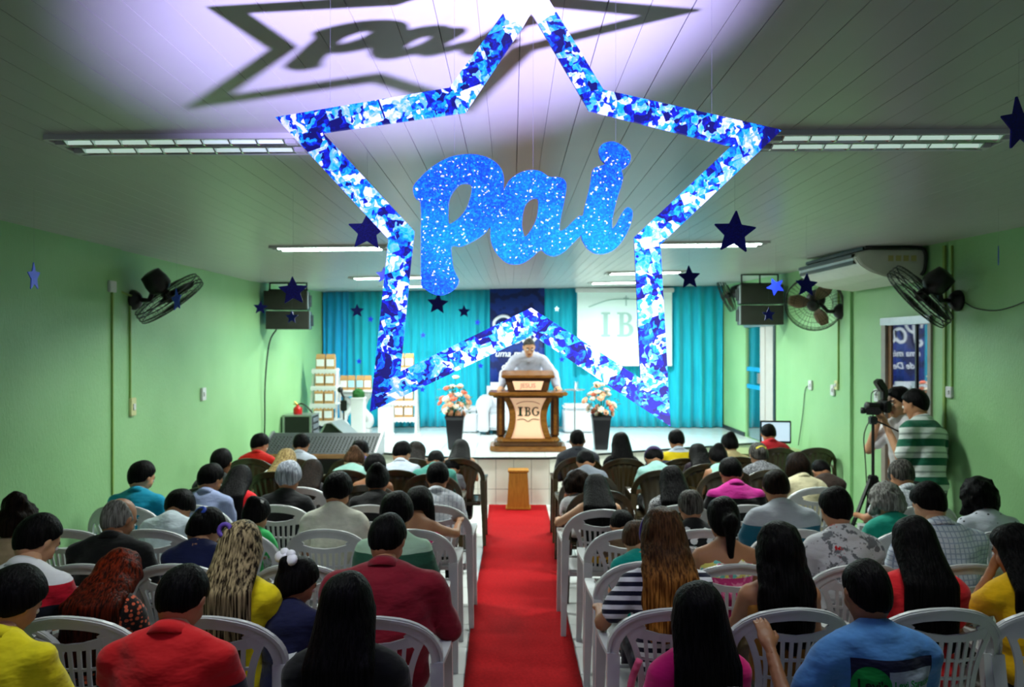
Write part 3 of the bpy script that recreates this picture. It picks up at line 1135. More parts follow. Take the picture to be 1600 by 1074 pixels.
def vase(px, lab, seed, lean):
    rr = random.Random(seed)
    p = at(px, 702, 10.42)
    r = thing('flower_vase', lab, 'vase of flowers', (p.x, 10.42, STZ), 0)
    n = 4
    pot = MB()
    pr = [(0.085, 0.0), (0.092, 0.02), (0.128, 0.40), (0.140, 0.43), (0.140, 0.455), (0.118, 0.455), (0.110, 0.40)]
    for k, (rad, z) in enumerate(pr):
        pass
    pot.lathe([(a * 1.3, z) for a, z in pr], 4, rot=Matrix.Rotation(PI / 4, 3, 'Z'))
    pot.build('vase_body', M_VASE, r, bevel=0.006)
    heads = []
    for k in range(34):
        for _ in range(40):
            zz = rr.uniform(0.46, 0.88)
            wmax = 0.24 * math.sin(min(1, (zz - 0.38) / 0.46) * PI * 0.80 + 0.15)
            a = rr.uniform(0, 2 * PI)
            rad = wmax * math.sqrt(rr.uniform(0.15, 1))
            c = Vector((rad * math.cos(a) + lean * (zz - 0.45), rad * math.sin(a) * 0.8, zz))
            if all((c - h).length > 0.075 for h in heads):
                heads.append(c)
                break
    heads.append(Vector((lean * 0.5, 0, 0.96)))
    base = Vector((0, 0, 0.42))
    for k, c in enumerate(heads):
        d = (c - Vector((0, 0, 0.45))).normalized()
        mb = rose_mesh(k + seed)
        q_ = d.to_track_quat('Z', 'Y').to_matrix().to_4x4()
        sc_ = rr.uniform(0.95, 1.3)
        mb.xform(Matrix.Translation(c) @ q_ @ Matrix.Scale(sc_, 4))
        mb.build('rose', PETAL[rr.choice((0, 0, 1, 1, 2))], r, smooth=True, fix=False)
    stm = MB()
    for c in heads:
        stm.tube([base, base.lerp(c, 0.5) + Vector((0, 0, 0.03)), c], 0.003, 4)
    stm.build('stems', M_LEAF, r, fix=False)
    for k in range(60):
        a = rr.uniform(0, 2 * PI)
        zz = rr.uniform(0.44, 0.86)
        rad = rr.uniform(0.05, 0.23)
        c = Vector((rad * math.cos(a) + lean * (zz - .45), rad * math.sin(a) * 0.8, zz))
        L = rr.uniform(0.05, 0.09)
        lf = MB().add([(0, 0, 0), (0.018, L * 0.35, 0.006), (0, L, -0.004), (-0.018, L * 0.35, 0.006), (0, L * 0.4, -0.004)], [(0, 1, 4), (1, 2, 4), (2, 3, 4), (3, 0, 4)])
        lf.xform(Matrix.Translation(c) @ Matrix.Rotation(a - PI / 2, 4, 'Z') @ Matrix.Rotation(rr.uniform(-.6, .9), 4, 'X'))
        lf.build('leaf', M_LEAF, r, fix=False)


vase(711, 'black vase of cream and peach roses left of the lectern', 3, 0.02)
vase(939, 'black vase of cream and coral roses right of the lectern', 11, -0.03)

# ================================================================== white seats behind the lectern
M_LEATH = mat('white leatherette', (208, 212, 220), 0.35, var=0.03, bump=0.1, bs=30)
ac = thing('armchair', 'white upholstered armchair with scroll arms behind the lectern', 'armchair', (-0.02, 12.35, STZ))
MB().box((0, 0.02, 0.22), (0.74, 0.70, 0.30)).build('seat', M_LEATH, ac, bevel=0.05)
MB().box((0, 0.34, 0.50), (0.78, 0.16, 0.56)).build('backrest', M_LEATH, ac, bevel=0.06)
for s in (-1, 1):
    arm = MB()
    arm.prism([(-0.10, 0.05), (0.08, 0.05), (0.075, 0.34), (0.10, 0.40), (0.11, 0.50), (0.05, 0.58), (-0.05, 0.59), (-0.12, 0.54), (-0.13, 0.45), (-0.09, 0.37)], 'y', -0.36, 0.30)
    arm.xform(Matrix.Translation((s * 0.43, 0, 0)) @ Matrix.Scale(s, 4, (1, 0, 0)) if s < 0 else Matrix.Translation((s * 0.43, 0, 0)))
    arm.build('armrest', M_LEATH, ac, bevel=0.02)
for sx in (-1, 1):
    for sy in (-1, 1):
        MB().box((sx * 0.36, sy * 0.28, 0.03), (0.05, 0.05, 0.06)).build('foot', M_BLACK, ac)


def ottoman(px0, px1, pyt, Y, lab):
    a, b = at(px0, 0, Y).x, at(px1, 0, Y).x
    zt = at(0, pyt, Y).z
    r = thing('ottoman', lab, 'ottoman', ((a + b) / 2, Y + 0.2, STZ), 0, 'white cube seats on the stage')
    w, h_ = b - a, zt - STZ
    MB().box((0, 0, h_ * 0.42), (w, 0.42, h_ * 0.80)).build('seat_box', M_LEATH, r, bevel=0.02)
    MB().box((0, 0, h_ * 0.91), (w + 0.01, 0.43, h_ * 0.18)).build('cushion', M_LEATH, r, bevel=0.03)


ottoman(881, 926, 633, 12.3, 'white cube seat between the lectern and the right flowers')
ottoman(716, 746, 637, 12.3, 'white cube seat half hidden behind the left flowers')

# water tray stand
ws = thing('tray_stand', 'thin stand with a round glass tray right of the lectern', 'stand', (at(898, 0, 11.2).x, 11.2, STZ))
zt = at(0, 610, 11.2).z - STZ
MB().tube([(0, 0, 0.01), (0, 0, zt)], 0.010, 8).build('pole', M_METAL, ws)
MB().lathe([(0.12, 0), (0.12, 0.012), (0.02, 0.03)], 16).build('foot', M_METAL, ws)
MB().lathe([(0.02, zt - 0.01), (0.14, zt), (0.15, zt + 0.012), (0.135, zt + 0.004)], 20).build('tray', M_METAL, ws, smooth=True)
M_CLEAR = glass_mat('clear tumbler glass', (0.93, 0.97, 0.97, 1), 0.15)
gl = MB().lathe([(0.028, 0), (0.034, 0.11), (0.031, 0.11), (0.026, 0.008)], 14)
go = gl.build('water_glass', M_CLEAR, None, smooth=True)
go.location = (ws.location.x + 0.02, 11.2, STZ + zt + 0.012)
tag(go, 'clear water glass standing on the round tray stand', 'glass')

# ================================================================== left side of the stage: shelves, gift bags, plinths
M_KRAFT = mat('kraft paper', (176, 134, 84), 0.75, var=0.08)
M_LABEL = mat('white bag label', (236, 238, 240), 0.6)
M_LBLUE = mat('pale blue bag label', (170, 220, 240), 0.6)


BAG = {}


def gift_bag(loc, w, h_, lab, m2=None, rz=0.0, grp='kraft gift bags on the stage'):
    r = thing('gift_bag', lab, 'gift bag', loc, rz, grp)
    d = w * 0.6
    key = (round(w, 3), round(h_, 3))
    if key not in BAG:
        V = [(-w / 2, -d / 2, 0), (w / 2, -d / 2, 0), (w / 2, d / 2, 0), (-w / 2, d / 2, 0),
             (-w / 2, -d / 2, h_ * .72), (w / 2, -d / 2, h_ * .72), (w / 2, d / 2, h_ * .72), (-w / 2, d / 2, h_ * .72),
             (-w / 2 * .94, -0.006, h_), (w / 2 * .94, -0.006, h_), (w / 2 * .94, 0.006, h_), (-w / 2 * .94, 0.006, h_)]
        Fc = [(3, 2, 1, 0), (0, 1, 5, 4), (1, 2, 6, 5), (2, 3, 7, 6), (3, 0, 4, 7), (4, 5, 9, 8), (5, 6, 10, 9), (6, 7, 11, 10), (7, 4, 8, 11), (8, 9, 10, 11)]
        o = MB().add(V, Fc).build('bag_body', M_KRAFT, r)
        l_ = MB().box((0, -d / 2 - 0.002, h_ * 0.42), (w * 0.84, 0.003, h_ * 0.46)).build('bag_label', M_LABEL, o)
        BAG[key] = (o.data, l_.data)
    else:
        o = link('bag_body', BAG[key][0], r)
        l_ = link('bag_label', BAG[key][1], o)
    if m2:
        l_.data = l_.data.copy()
        l_.data.materials[0] = m2
    return r


def ladder_shelf(px0, px1, Y, pys, lab, side, depth=0.30):
    a, b = at(px0, 0, Y).x, at(px1, 0, Y).x
    w = b - a
    r = thing('ladder_shelf', lab, 'shelf', ((a + b) / 2, Y, STZ), 0, 'white ladder shelves with gift bags')
    zs = [at(0, p, Y).z - STZ for p in pys]
    H = zs[0] + 0.02
    for s in (-1, 1):
        MB().beam((s * w / 2, -depth * 0.72, 0), (s * w / 2 * 0.86, 0.0, H), 0.035, 0.03).build('leg', M_WHITE, r)
        MB().beam((s * w / 2, depth * 0.72, 0), (s * w / 2 * 0.86, 0.02, H), 0.035, 0.03).build('leg', M_WHITE, r)
    names = ('top', 'second', 'third', 'lowest')
    for k, z in enumerate(zs):
        t = 1 - z / H
        dd = 0.10 + depth * 0.62 * t
        ww = w * (0.92 + 0.10 * t)
        sh = MB().box((0, 0, z), (ww, dd * 2, 0.025))
        n = 7
        # scalloped apron along the front edge
        P = [(-ww / 2, z - 0.01)] + [(-ww / 2 + ww * (i + 0.5 * j) / n, z - 0.045 - 0.022 * j) for i in range(n) for j in (0, 1)] + [(ww / 2, z - 0.045), (ww / 2, z - 0.01)]
        sh.prism(P, 'y', -dd - 0.008, -dd)
        sh.build('shelf_board', M_WHITE, r)
        for j in (-1, 1):
            gift_bag((r.location.x + j * 0.075 + 0.01, Y - dd + 0.07, STZ + z + 0.013), 0.135, 0.225,
                     'kraft gift bag, %s one on the %s shelf of the %s ladder shelf' % ('left' if j < 0 else 'right', names[k], side))


ladder_shelf(488, 530, 11.85, (578, 604, 631, 657), 'white ladder shelf with scalloped boards against the green wall', 'left')
ladder_shelf(612, 652, 12.4, (576, 601, 627, 652), 'white ladder shelf with scalloped boards behind the big star tip', 'right', 0.24)

# curvy white console table with gift bags
tb = thing('console_table', 'white baroque console table with bulging legs between the shelves', 'table', (at(557, 0, 12.35).x, 12.35, STZ))
zt = at(0, 609, 12.35).z - STZ
MB().box((0, 0, zt - 0.02), (0.54, 0.34, 0.04)).build('table_top', M_WHITE, tb, bevel=0.012)
MB().box((0, 0, zt - 0.07), (0.46, 0.28, 0.06)).build('apron', M_WHITE, tb, bevel=0.01)
for s in (-1, 1):
    P = [(s * 0.20, 0, zt - 0.08), (s * 0.13, 0, zt * 0.72), (s * 0.11, 0, zt * 0.55), (s * 0.19, 0, zt * 0.38), (s * 0.21, 0, zt * 0.24), (s * 0.15, 0, zt * 0.10), (s * 0.20, 0, 0.0)]
    MB().tube(cr(P, 4), [0.045] * 4 + [0.05] * 8 + [0.065] * 8 + [0.045] * 5, 8).build('curved_leg', M_WHITE, tb, smooth=True)
MB().box((0, 0, 0.03), (0.46, 0.30, 0.06)).build('base', M_WHITE, tb, bevel=0.012)
for k, (dx, m2) in enumerate(((-0.185, None), (-0.065, M_LBLUE), (0.07, M_LBLUE), (0.19, None))):
    gift_bag((tb.location.x + dx, 12.30, STZ + zt), 0.115, 0.225,
             'kraft gift bag on the console table, %s from the left' % ('first', 'second', 'third', 'fourth')[k], m2)

M_TOPI = mat('topiary leaves', (24, 92, 30), 0.8, var=0.4, vs=60, bump=0.8, bs=90)


def plinth(px, w, pyt, Y, lab, ball):
    p = at(px, 0, Y)
    zt = at(0, pyt, Y).z - STZ
    r = thing('plinth', lab, 'pedestal', (p.x, Y, STZ), 0, 'white square plinths')
    MB().box((0, 0, zt / 2), (w, w, zt - 0.03)).build('shaft', M_WHITE, r, bevel=0.006)
    MB().box((0, 0, 0.02), (w + 0.03, w + 0.03, 0.04)).build('foot', M_WHITE, r, bevel=0.006)
    MB().box((0, 0, zt - 0.015), (w + 0.02, w + 0.02, 0.03)).build('cap', M_WHITE, r, bevel=0.006)
    if ball:
        rr = random.Random(5)
        m = MB().ball((0, 0, 0.04), 0.085, 14, 9)
        m.V = [v * rr.uniform(0.95, 1.06) for v in m.V]
        for _ in range(160):
            d = Vector((rr.gauss(0, 1), rr.gauss(0, 1), rr.gauss(0, 1))).normalized()
            c = d * 0.088 + Vector((0, 0, 0.04))
            a = d.orthogonal().normalized() * 0.012
            b = d.cross(a)
            m.add([c + a, c + b, c - a, c + d * 0.012], [(0, 1, 3), (1, 2, 3), (2, 0, 3)])
        o = m.build('topiary_ball', M_TOPI, None, fix=False)
        o.location = (p.x, Y, STZ + zt)
        tag(o, 'green clipped topiary ball on top of the white plinth', 'plant')


plinth(560, 0.185, 621, 11.6, 'white square plinth carrying the green topiary ball', True)
plinth(603, 0.21, 629, 11.9, 'white square plinth below the big star\'s lower left tip', False)

# microphone stand
ms = thing('microphone_stand', 'black microphone stand between the wall shelf and the plinth', 'stand', (at(537, 0, 11.7).x, 11.7, STZ))
MB().tube([(0, 0, 0.02), (0, 0, 0.62)], 0.011, 8).build('pole', M_BLACK, ms)
MB().lathe([(0.12, 0), (0.12, 0.015), (0.02, 0.03)], 16).build('foot', M_BLACK, ms)
MB().tube([(0, 0, 0.60), (-0.02, -0.10, 0.70)], 0.018, 8).ball((-0.025, -0.12, 0.72), 0.045).build('microphone', M_BLACK, ms, smooth=True)
MB().box((0, 0, 0.48), (0.09, 0.06, 0.16)).build('clip_box', M_BLACK, ms, bevel=0.01)

# amplifier rack with extinguisher on it
am = thing('amplifier_case', 'black and silver amplifier flight case against the left wall', 'amplifier', (-2.95, 10.92, STZ))
MB().box((0, 0, 0.21), (0.38, 0.40, 0.40)).build('case_body', M_BLACK, am, bevel=0.008)
for sx in (-1, 1):
    for sy in (-1, 1):
        MB().box((sx * 0.185, sy * 0.195, 0.21), (0.03, 0.03, 0.42)).build('corner_rail', M_METAL, am, bevel=0.004)
MB().box((0, 0, 0.415), (0.41, 0.42, 0.02)).build('top_plate', M_METAL, am, bevel=0.004)
for k in range(4):
    MB().box((0.203, 0.0, 0.08 + 0.09 * k), (0.012, 0.30, 0.06)).build('rack_unit', mat('grey rack panel', (90, 96, 104), 0.4), am)
M_RED = mat('red enamel', (196, 20, 18), 0.3)
ex = thing('fire_extinguisher', 'small red fire extinguisher standing on the amplifier case', 'extinguisher', (-2.99, 10.90, STZ + 0.425))
MB().lathe([(0.055, 0), (0.06, 0.01), (0.06, 0.075), (0.045, 0.10), (0.02, 0.115), (0.02, 0.13)], 16).build('cylinder', M_RED, ex, smooth=True)
MB().tube([(0, 0, 0.13), (-0.05, 0, 0.175)], 0.008, 6).tube([(0, 0, 0.13), (-0.06, 0, 0.14)], 0.007, 6).build('handle', mat('brass', (200, 150, 60), 0.35, 0.7), ex)
MB().tube(cr([(0.0, 0, 0.13), (0.06, 0, 0.145), (0.13, 0, 0.10), (0.20, 0.02, 0.012)]), 0.010, 6).build('hose', M_BLACK, ex, smooth=True)

# stage monitor wedge
wg = thing('monitor_wedge', 'black wedge stage monitor lying beside the amplifier case', 'loudspeaker', (-2.36, 10.70, STZ), math.radians(-8))
MB().prism([(-0.30, 0), (0.30, 0), (0.30, 0.03), (-0.06, 0.33), (-0.14, 0.33)], 'y', -0.18, 0.22).build('cabinet', M_BLACK, wg, bevel=0.008)
MB().beam((0.315, 0.0, 0.05), (-0.045, 0.0, 0.35), 0.44, 0.012).build('grille', M_METAL, wg)
MB().beam((-0.29, -0.185, 0.01), (-0.13, -0.185, 0.33), 0.012, 0.02).build('edge_rail', M_METAL, wg)

# mixing console on its table
mx = thing('mixing_console', 'long grey mixing console on a black table before the stage', 'mixing console', (-2.22, 9.15, 0))
M_GREYP = mat('grey console panel', (38, 43, 46), 0.6, var=0.1, vs=30)
MB().prism([(-0.26, 0.70), (0.30, 0.70), (0.30, 0.92), (0.26, 0.92), (-0.26, 0.74)], 'x', -0.66, 0.66).build('console_body', M_GREYP, mx, bevel=0.006)
MB().box((0, -0.275, 0.715), (1.34, 0.03, 0.05)).build('armrest', wood('console wood', (150, 110, 70), (176, 134, 90)), mx, bevel=0.008)
for s in (-1, 1):
    MB().prism([(-0.28, 0.69), (0.32, 0.69), (0.32, 0.94), (0.25, 0.94), (-0.28, 0.76)], 'x', s * 0.665 - 0.012, s * 0.665 + 0.012).build('side_cheek', M_METAL, mx)
kn = MB()
for i in range(30):
    for j in range(8):
        t = (j + 0.7) / 9.5
        kn.box((-0.62 + 1.24 * i / 29, -0.24 + 0.48 * t, 0.748 + 0.165 * t), (0.013, 0.016, 0.020))
ko = kn.build('knobs', mat('console knobs', (84, 86, 84), 0.6, var=0.5, vs=40), mx, fix=False)
ko['kind'] = 'stuff'
MB().box((0, 0.02, 0.675), (1.34, 0.62, 0.03)).build('table_top', M_BLACK, mx, bevel=0.005)
MB().box((0, 0.28, 0.33), (1.28, 0.03, 0.64)).build('table_back', M_BLACK, mx)
for sx in (-1, 1):
    for sy in (-0.25, 0.28):
        MB().box((sx * 0.62, sy, 0.33), (0.04, 0.04, 0.66)).build('table_leg', M_BLACK, mx)

# operator's desk and monitor, right
dk = thing('desk', 'small olive-topped desk under the computer monitor at the right', 'desk', (2.98, 9.35, 0))
MB().box((0, 0, 0.70), (1.0, 0.55, 0.035)).build('desk_top', mat('olive laminate', (150, 158, 110), 0.4), dk, bevel=0.004)
for sx in (-1, 1):
    MB().box((sx * 0.46, 0, 0.345), (0.03, 0.5, 0.68)).build('side_panel', M_WHITE, dk)
MB().box((0, 0.2, 0.45), (0.9, 0.02, 0.4)).build('back_panel', M_WHITE, dk)
mo = thing('monitor', 'black computer monitor with a bright screen on the operator desk', 'monitor', (3.13, 9.28, 0.7175), math.radians(-6))
bz = MB().box((0, 0, 0.23), (0.36, 0.03, 0.27)).build('bezel', M_BLACK, mo, bevel=0.006)
MB().box((0, -0.017, 0.235), (0.32, 0.004, 0.22)).build('screen', mat('bright desktop', (196, 214, 240), 0.3, emit=0.8), bz)
MB().box((0, 0, 0.06), (0.05, 0.03, 0.12)).box((0, 0, 0.008), (0.20, 0.14, 0.016)).build('stand', M_BLACK, mo)

# ================================================================== loudspeaker pairs
M_GRILL = mat('speaker cloth', (44, 46, 40), 0.85, var=0.1, bump=0.3, bs=300)


def speaker(px, pyt, pyb, Y, lab, sgn, group='line array loudspeakers'):
    zt, zb = at(0, pyt, Y).z, at(0, pyb, Y).z
    r = thing('loudspeaker', lab, 'loudspeaker', (at(px, 0, Y).x, Y, zb), math.radians(3 * sgn), group)
    w, h_ = 0.545, zt - zb
    MB().prism([(-w / 2, 0), (w / 2, 0), (w / 2 * 0.86, 0.36), (-w / 2 * 0.86, 0.36)], 'z', 0.004, h_ - 0.004).build('cabinet', M_BLACK, r, bevel=0.006)
    MB().box((0, -0.008, h_ / 2), (w - 0.012, 0.014, h_ - 0.014)).build('grille', M_GRILL, r)
    MB().box((sgn * (w / 2 - 0.004), 0.02, h_ / 2), (0.022, 0.05, h_ - 0.02)).build('side_rail', M_METAL, r)
    for k in range(2):
        MB().box((sgn * (w / 2 - 0.015), 0.16 + 0.09 * k, h_ / 2), (0.03, 0.05, h_ * 0.6)).build('side_handle', M_DARK, r)
    return r


def rig(px, py, Y, lab, w):
    p = at(px, py, Y)
    zt = ceil_z(p.x, Y) - p.z
    r = thing('speaker_bracket', lab, 'bracket', p, 0, 'ceiling brackets of the loudspeakers')
    MB().box((0, 0.1, 0.0), (w, 0.03, 0.02)).build('bar', M_BLACK, r)
    MB().box((0, 0.1, zt - 0.008), (w * 0.9, 0.05, 0.016)).build('ceiling_plate', M_BLACK, r)
    for s in (-1, 0, 1):
        MB().box((s * w * 0.47, 0.1, zt / 2), (0.016, 0.016, zt)).build('hanger', M_BLACK, r)


speaker(446, 454, 484, 9.85, 'upper black loudspeaker of the pair hanging at the left wall', 1)
speaker(449, 485.5, 515, 9.85, 'lower black loudspeaker of the pair hanging at the left wall', 1)
rig(447, 452.5, 9.85, 'black ceiling bracket holding the left loudspeakers', 0.50)
speaker(1191, 444, 475, 10.0, 'upper black loudspeaker of the pair hanging at the right wall', -1)
speaker(1191, 476.5, 508, 10.0, 'lower black loudspeaker of the pair hanging at the right wall', -1)
rig(1191, 442.5, 10.0, 'black ceiling bracket holding the right loudspeakers', 0.50)

# ================================================================== wall fans
M_BLADE = mat('smoked fan blade', (120, 96, 70), 0.3, var=0.1)
M_WIRE = mat('black fan wire', (22, 24, 22), 0.4)


def wall_fan(side, Y, z, head, axis, lab, R=0.30, blade=None, spin=0.3):
    """side -1 left wall, +1 right wall; head: world centre of the cage; axis: blowing direction"""
    wx = XL if side < 0 else XR
    if side < 0 and Y < 6.3:
        wx = XL + 0.03
    r = thing('wall_fan', lab, 'fan', (wx, Y, z), 0, 'oscillating fans on the walls')
    n = Vector((-side, 0, 0))
    rot = n.to_track_quat('Z', 'Y').to_matrix()
    MB().lathe([(0.085, 0), (0.085, 0.02), (0.06, 0.055), (0.03, 0.075)], 18, rot=rot).build('wall_plate', M_BLACK, r, smooth=True)
    hd = Vector(head) - Vector((wx, Y, z))
    ax = Vector(axis).normalized()
    mot = hd - ax * 0.13
    MB().tube([n * 0.05, n * 0.14, mot - ax * 0.02], 0.022, 8).build('arm', M_BLACK, r, smooth=True)
    A = ax.to_track_quat('Z', 'Y').to_matrix()
    MB().lathe([(0.05, -0.12), (0.085, -0.11), (0.10, -0.03), (0.10, 0.03), (0.07, 0.06), (0.03, 0.08)], 16, mot, A).build('motor_housing', M_BLACK, r, smooth=True)
    cage = MB()
    for rad, zz in ((R, 0.0), (R, 0.035), (R * 0.985, 0.06), (R * 0.98, -0.03), (R * 0.66, 0.075), (R * 0.33, 0.085), (R * 0.62, -0.055)):
        cage.tube([hd + A @ Vector((rad * math.cos(t), rad * math.sin(t), zz)) for t in np.linspace(0, 2 * PI, 28, endpoint=False)], 0.0045 if rad > 0.95 * R else 0.0025, 4, closed=True)
    for k in range(40):
        t = 2 * PI * k / 40
        c_, s_ = math.cos(t), math.sin(t)
        cage.tube([hd + A @ Vector((a * R * c_, a * R * s_, zz)) for a, zz in ((0.2, -0.065), (0.62, -0.055), (0.98, -0.03), (1.0, 0.03), (0.985, 0.06), (0.66, 0.075), (0.2, 0.088))], 0.0016, 3)
    gd = cage.build('guard', M_WIRE, r, fix=False)
    MB().lathe([(0.05, 0.075), (0.065, 0.085), (0.05, 0.10), (0.01, 0.105)], 14, hd, A).build('guard_badge', M_WIRE, gd, smooth=True)
    MB().lathe([(0.04, -0.05), (0.045, 0.03), (0.02, 0.05)], 12, hd, A).build('hub', M_BLACK, r, smooth=True)
    for k in range(3):
        t0 = spin + 2 * PI * k / 3

        def bl(u, v, t0=t0):
            rad = 0.04 + (R * 0.90 - 0.04) * u
            wdt = 0.28 + 0.55 * math.sin(PI * min(1, u * 0.8 + 0.1))
            t = t0 + (v - 0.5) * wdt * (1.5 - 0.8 * u)
            return hd + A @ Vector((rad * math.cos(t), rad * math.sin(t), (v - 0.5) * 0.05 * (1.2 - u)))
        b = MB().grid(bl, 6, 4)
        o = b.build('blade', blade or M_BLADE, r, smooth=True, fix=False)
        o.modifiers.new('t', 'SOLIDIFY').thickness = 0.003
    return r


p = at(208, 469, 6.55)
wall_fan(-1, 6.55, p.z, at(263, 464, 6.62), (0.46, 0.42, -0.78), 'black wall fan tilted downward on the left green wall', 0.30, M_BLACK)
p = at(1498, 470, 6.18)
wall_fan(1, 6.18, p.z, at(1440, 461, 6.22), (-0.56, 0.52, -0.65), 'large black wall fan tilted downward above the glass door', 0.30, M_BLACK)
p = at(1313, 487, 8.4)
wall_fan(1, 8.4, p.z, at(1272, 474, 8.45), (-0.45, -0.80, -0.36), 'wall fan facing the camera below the air conditioner', 0.30, None, 0.9)
p = at(1158, 464, 12.0)
wall_fan(1, 12.0, p.z, at(1137, 462, 12.0), (-0.85, 0.38, -0.40), 'far wall fan partly hidden behind the right loudspeakers', 0.25, None)

# ================================================================== air conditioner
M_ACW = mat('white air conditioner shell', (214, 216, 206), 0.4, var=0.03)
acu = thing('air_conditioner', 'long white ceiling air conditioner above the right wall fans', 'air conditioner', (0, 0, 0))
ya, yb = 6.66, 8.0
zc_ = 2.80
prof = [(3.50, zc_), (3.02, zc_), (2.95, zc_ - 0.03), (2.93, zc_ - 0.07), (2.97, zc_ - 0.13), (3.06, zc_ - 0.19), (3.2, zc_ - 0.235), (3.50, zc_ - 0.27)]
MB().prism(prof, 'y', ya, yb).build('shell', M_ACW, acu, bevel=0.01)
ecap = MB().prism([(a + 0.01, z) for a, z in prof], 'y', ya - 0.02, ya).build('end_cap', M_ACW, acu, bevel=0.008)
for k, (xx, zz) in enumerate(((2.932, zc_ - 0.045), (2.945, zc_ - 0.10))):
    MB().beam((xx, ya + 0.05, zz), (xx, yb - 0.05, zz), 0.03, 0.03).build('air_slot', M_DARK, acu)
MB().beam((2.94, ya + 0.06, zc_ - 0.075), (2.94, yb - 0.06, zc_ - 0.075), 0.012, 0.02).build('louvre', M_METAL, acu)
M_STICK = mat('yellowed sticker', (190, 184, 120), 0.6)
for k in range(4):
    MB().box((3.22 + 0.065 * k, ya - 0.022, zc_ - 0.075), (0.045, 0.003, 0.05)).build('sticker', M_STICK, ecap)
MB().box((3.25, (ya + yb) / 2, zc_ + 0.015), (0.5, yb - ya - 0.05, 0.03)).build('shadow_gap', M_DARK, acu)  # dark block paints the shadow gap between shell and ceiling
MB().tube(cr([(3.0, ya - 0.03, zc_ + 0.02), (3.40, ya - 0.035, zc_ + 0.015), (3.50, ya - 0.04, zc_ - 0.02), (3.50, ya - 0.04, zc_ - 0.16), (3.48, ya - 0.02, zc_ - 0.22)]), 0.016, 8).build('insulated_pipe', M_BLACK, acu, smooth=True)

# ================================================================== conduits, sockets and cables
def conduit(x, y, z0, z1, lab, m, w=0.015):
    o = MB().box((0, 0, (z1 - z0) / 2), (0.016, w, z1 - z0)).build('cable_conduit', m, None)
    o.location = (x, y, z0)
    return tag(o, lab, 'conduit')


def wall_y(px):
    return (XL if px < 800 else XR) * F / (px - 800)


def plate(px, py, wy, hz, lab, m, detail=True, name='wall_socket', cat='socket'):
    y = wall_y(px)
    x = XL if px < 800 else XR
    s = 1 if px < 800 else -1
    if px < 185:
        x += 0.03
    z = at(px, py, y).z
    r = thing(name, lab, cat, (x, y, z), 0)
    cv = MB().box((s * 0.012, 0, 0), (0.024, wy, hz)).build('cover', m, r, bevel=0.004)
    if detail:
        MB().box((s * 0.028, 0, 0), (0.01, wy * 0.4, hz * 0.35)).build('rocker', M_WHITE, cv, bevel=0.002)
    return r


y = wall_y(168)
conduit(XL + 0.038, y, 0.0, at(0, 455, y).z, 'painted vertical conduit running to the floor left of the left fan', M_YGREEN)
y = wall_y(202)
conduit(XL + 0.008, y, at(0, 628, y).z, at(0, 478, y).z, 'short painted conduit below the left wall fan', M_YGREEN)
plate(167, 448, 0.10, 0.09, 'white square junction box on the left wall', M_WHITE, False, 'junction_box', 'junction box')
plate(205, 636, 0.09, 0.15, 'cream fan switch below the left wall fan', M_CREAM, True, 'fan_switch', 'switch')
plate(316, 616, 0.10, 0.13, 'white socket in the middle of the left wall', M_WHITE)
plate(1486, 613, 0.08, 0.09, 'round white switch at the end of the right conduit', M_WHITE, True, 'fan_switch', 'switch')
y = wall_y(1489)
conduit(XR - 0.008, y, at(0, 620, y).z, at(0, 384, y).z, 'painted conduit ending at the round switch on the right wall', M_YGREEN)
y = wall_y(1478)
conduit(XR - 0.012, y, 0.0, at(0, 384, y).z, 'wide painted conduit running floor to ceiling behind the large right fan', M_YGREEN, 0.03)
y = wall_y(1311)
conduit(XR - 0.008, y, at(0, 600, y).z, at(0, 446, y).z, 'painted conduit below the camera-facing right fan', M_YGREEN)
plate(1309, 602, 0.08, 0.10, 'white switch at the foot of the conduit on the right wall', M_CREAM, True, 'fan_switch', 'switch')
plate(1268, 602, 0.10, 0.11, 'white socket with a thin cable on the right wall', M_WHITE)
plate(1303, 610, 0.09, 0.12, 'white double socket beside the right conduit', M_WHITE)
plate(1372, 618, 0.09, 0.12, 'white socket left of the glass door with a camera plug', M_WHITE)


def cable(name, pts, r_, lab, m=M_BLACK):
    o = MB().tube(cr(pts, 4), r_, 5).build(name, m, None, smooth=True)
    return tag(o, lab, 'cable')


cable('wall_cable', [(XR - 0.01, wall_y(1268), at(0, 602, wall_y(1268)).z), (XR - 0.012, wall_y(1260), 1.45), (XR - 0.012, wall_y(1256), 1.15), (XR - 0.02, wall_y(1250), 0.75)], 0.005, 'thin grey cable drooping from a socket on the right wall')
cable('speaker_cable', [(-3.0, 9.95, at(0, 515, 9.95).z), (-3.10, 9.97, 2.0), (-3.13, 9.9, 1.5), (-3.15, 9.95, 1.0), (-3.15, 9.9, 0.55)], 0.010, 'black speaker cable hanging down the left wall')
cable('fan_cable', [(XR - 0.01, 6.12, 2.34), (XR - 0.01, 5.95, 2.27), (XR - 0.01, 5.7, 2.24), (XR - 0.01, 5.45, 2.27), (XR - 0.01, 5.2, 2.34)], 0.004, 'thin dark cable sagging along the right wall from the large fan')
cable('junction_cable', [(XL + 0.015, wall_y(175), at(0, 450, wall_y(175)).z), (XL + 0.02, wall_y(188), at(0, 457, wall_y(188)).z), (XL + 0.02, wall_y(203), at(0, 463, wall_y(203)).z)], 0.010, 'short pale cable between junction box and left fan', M_YGREEN)
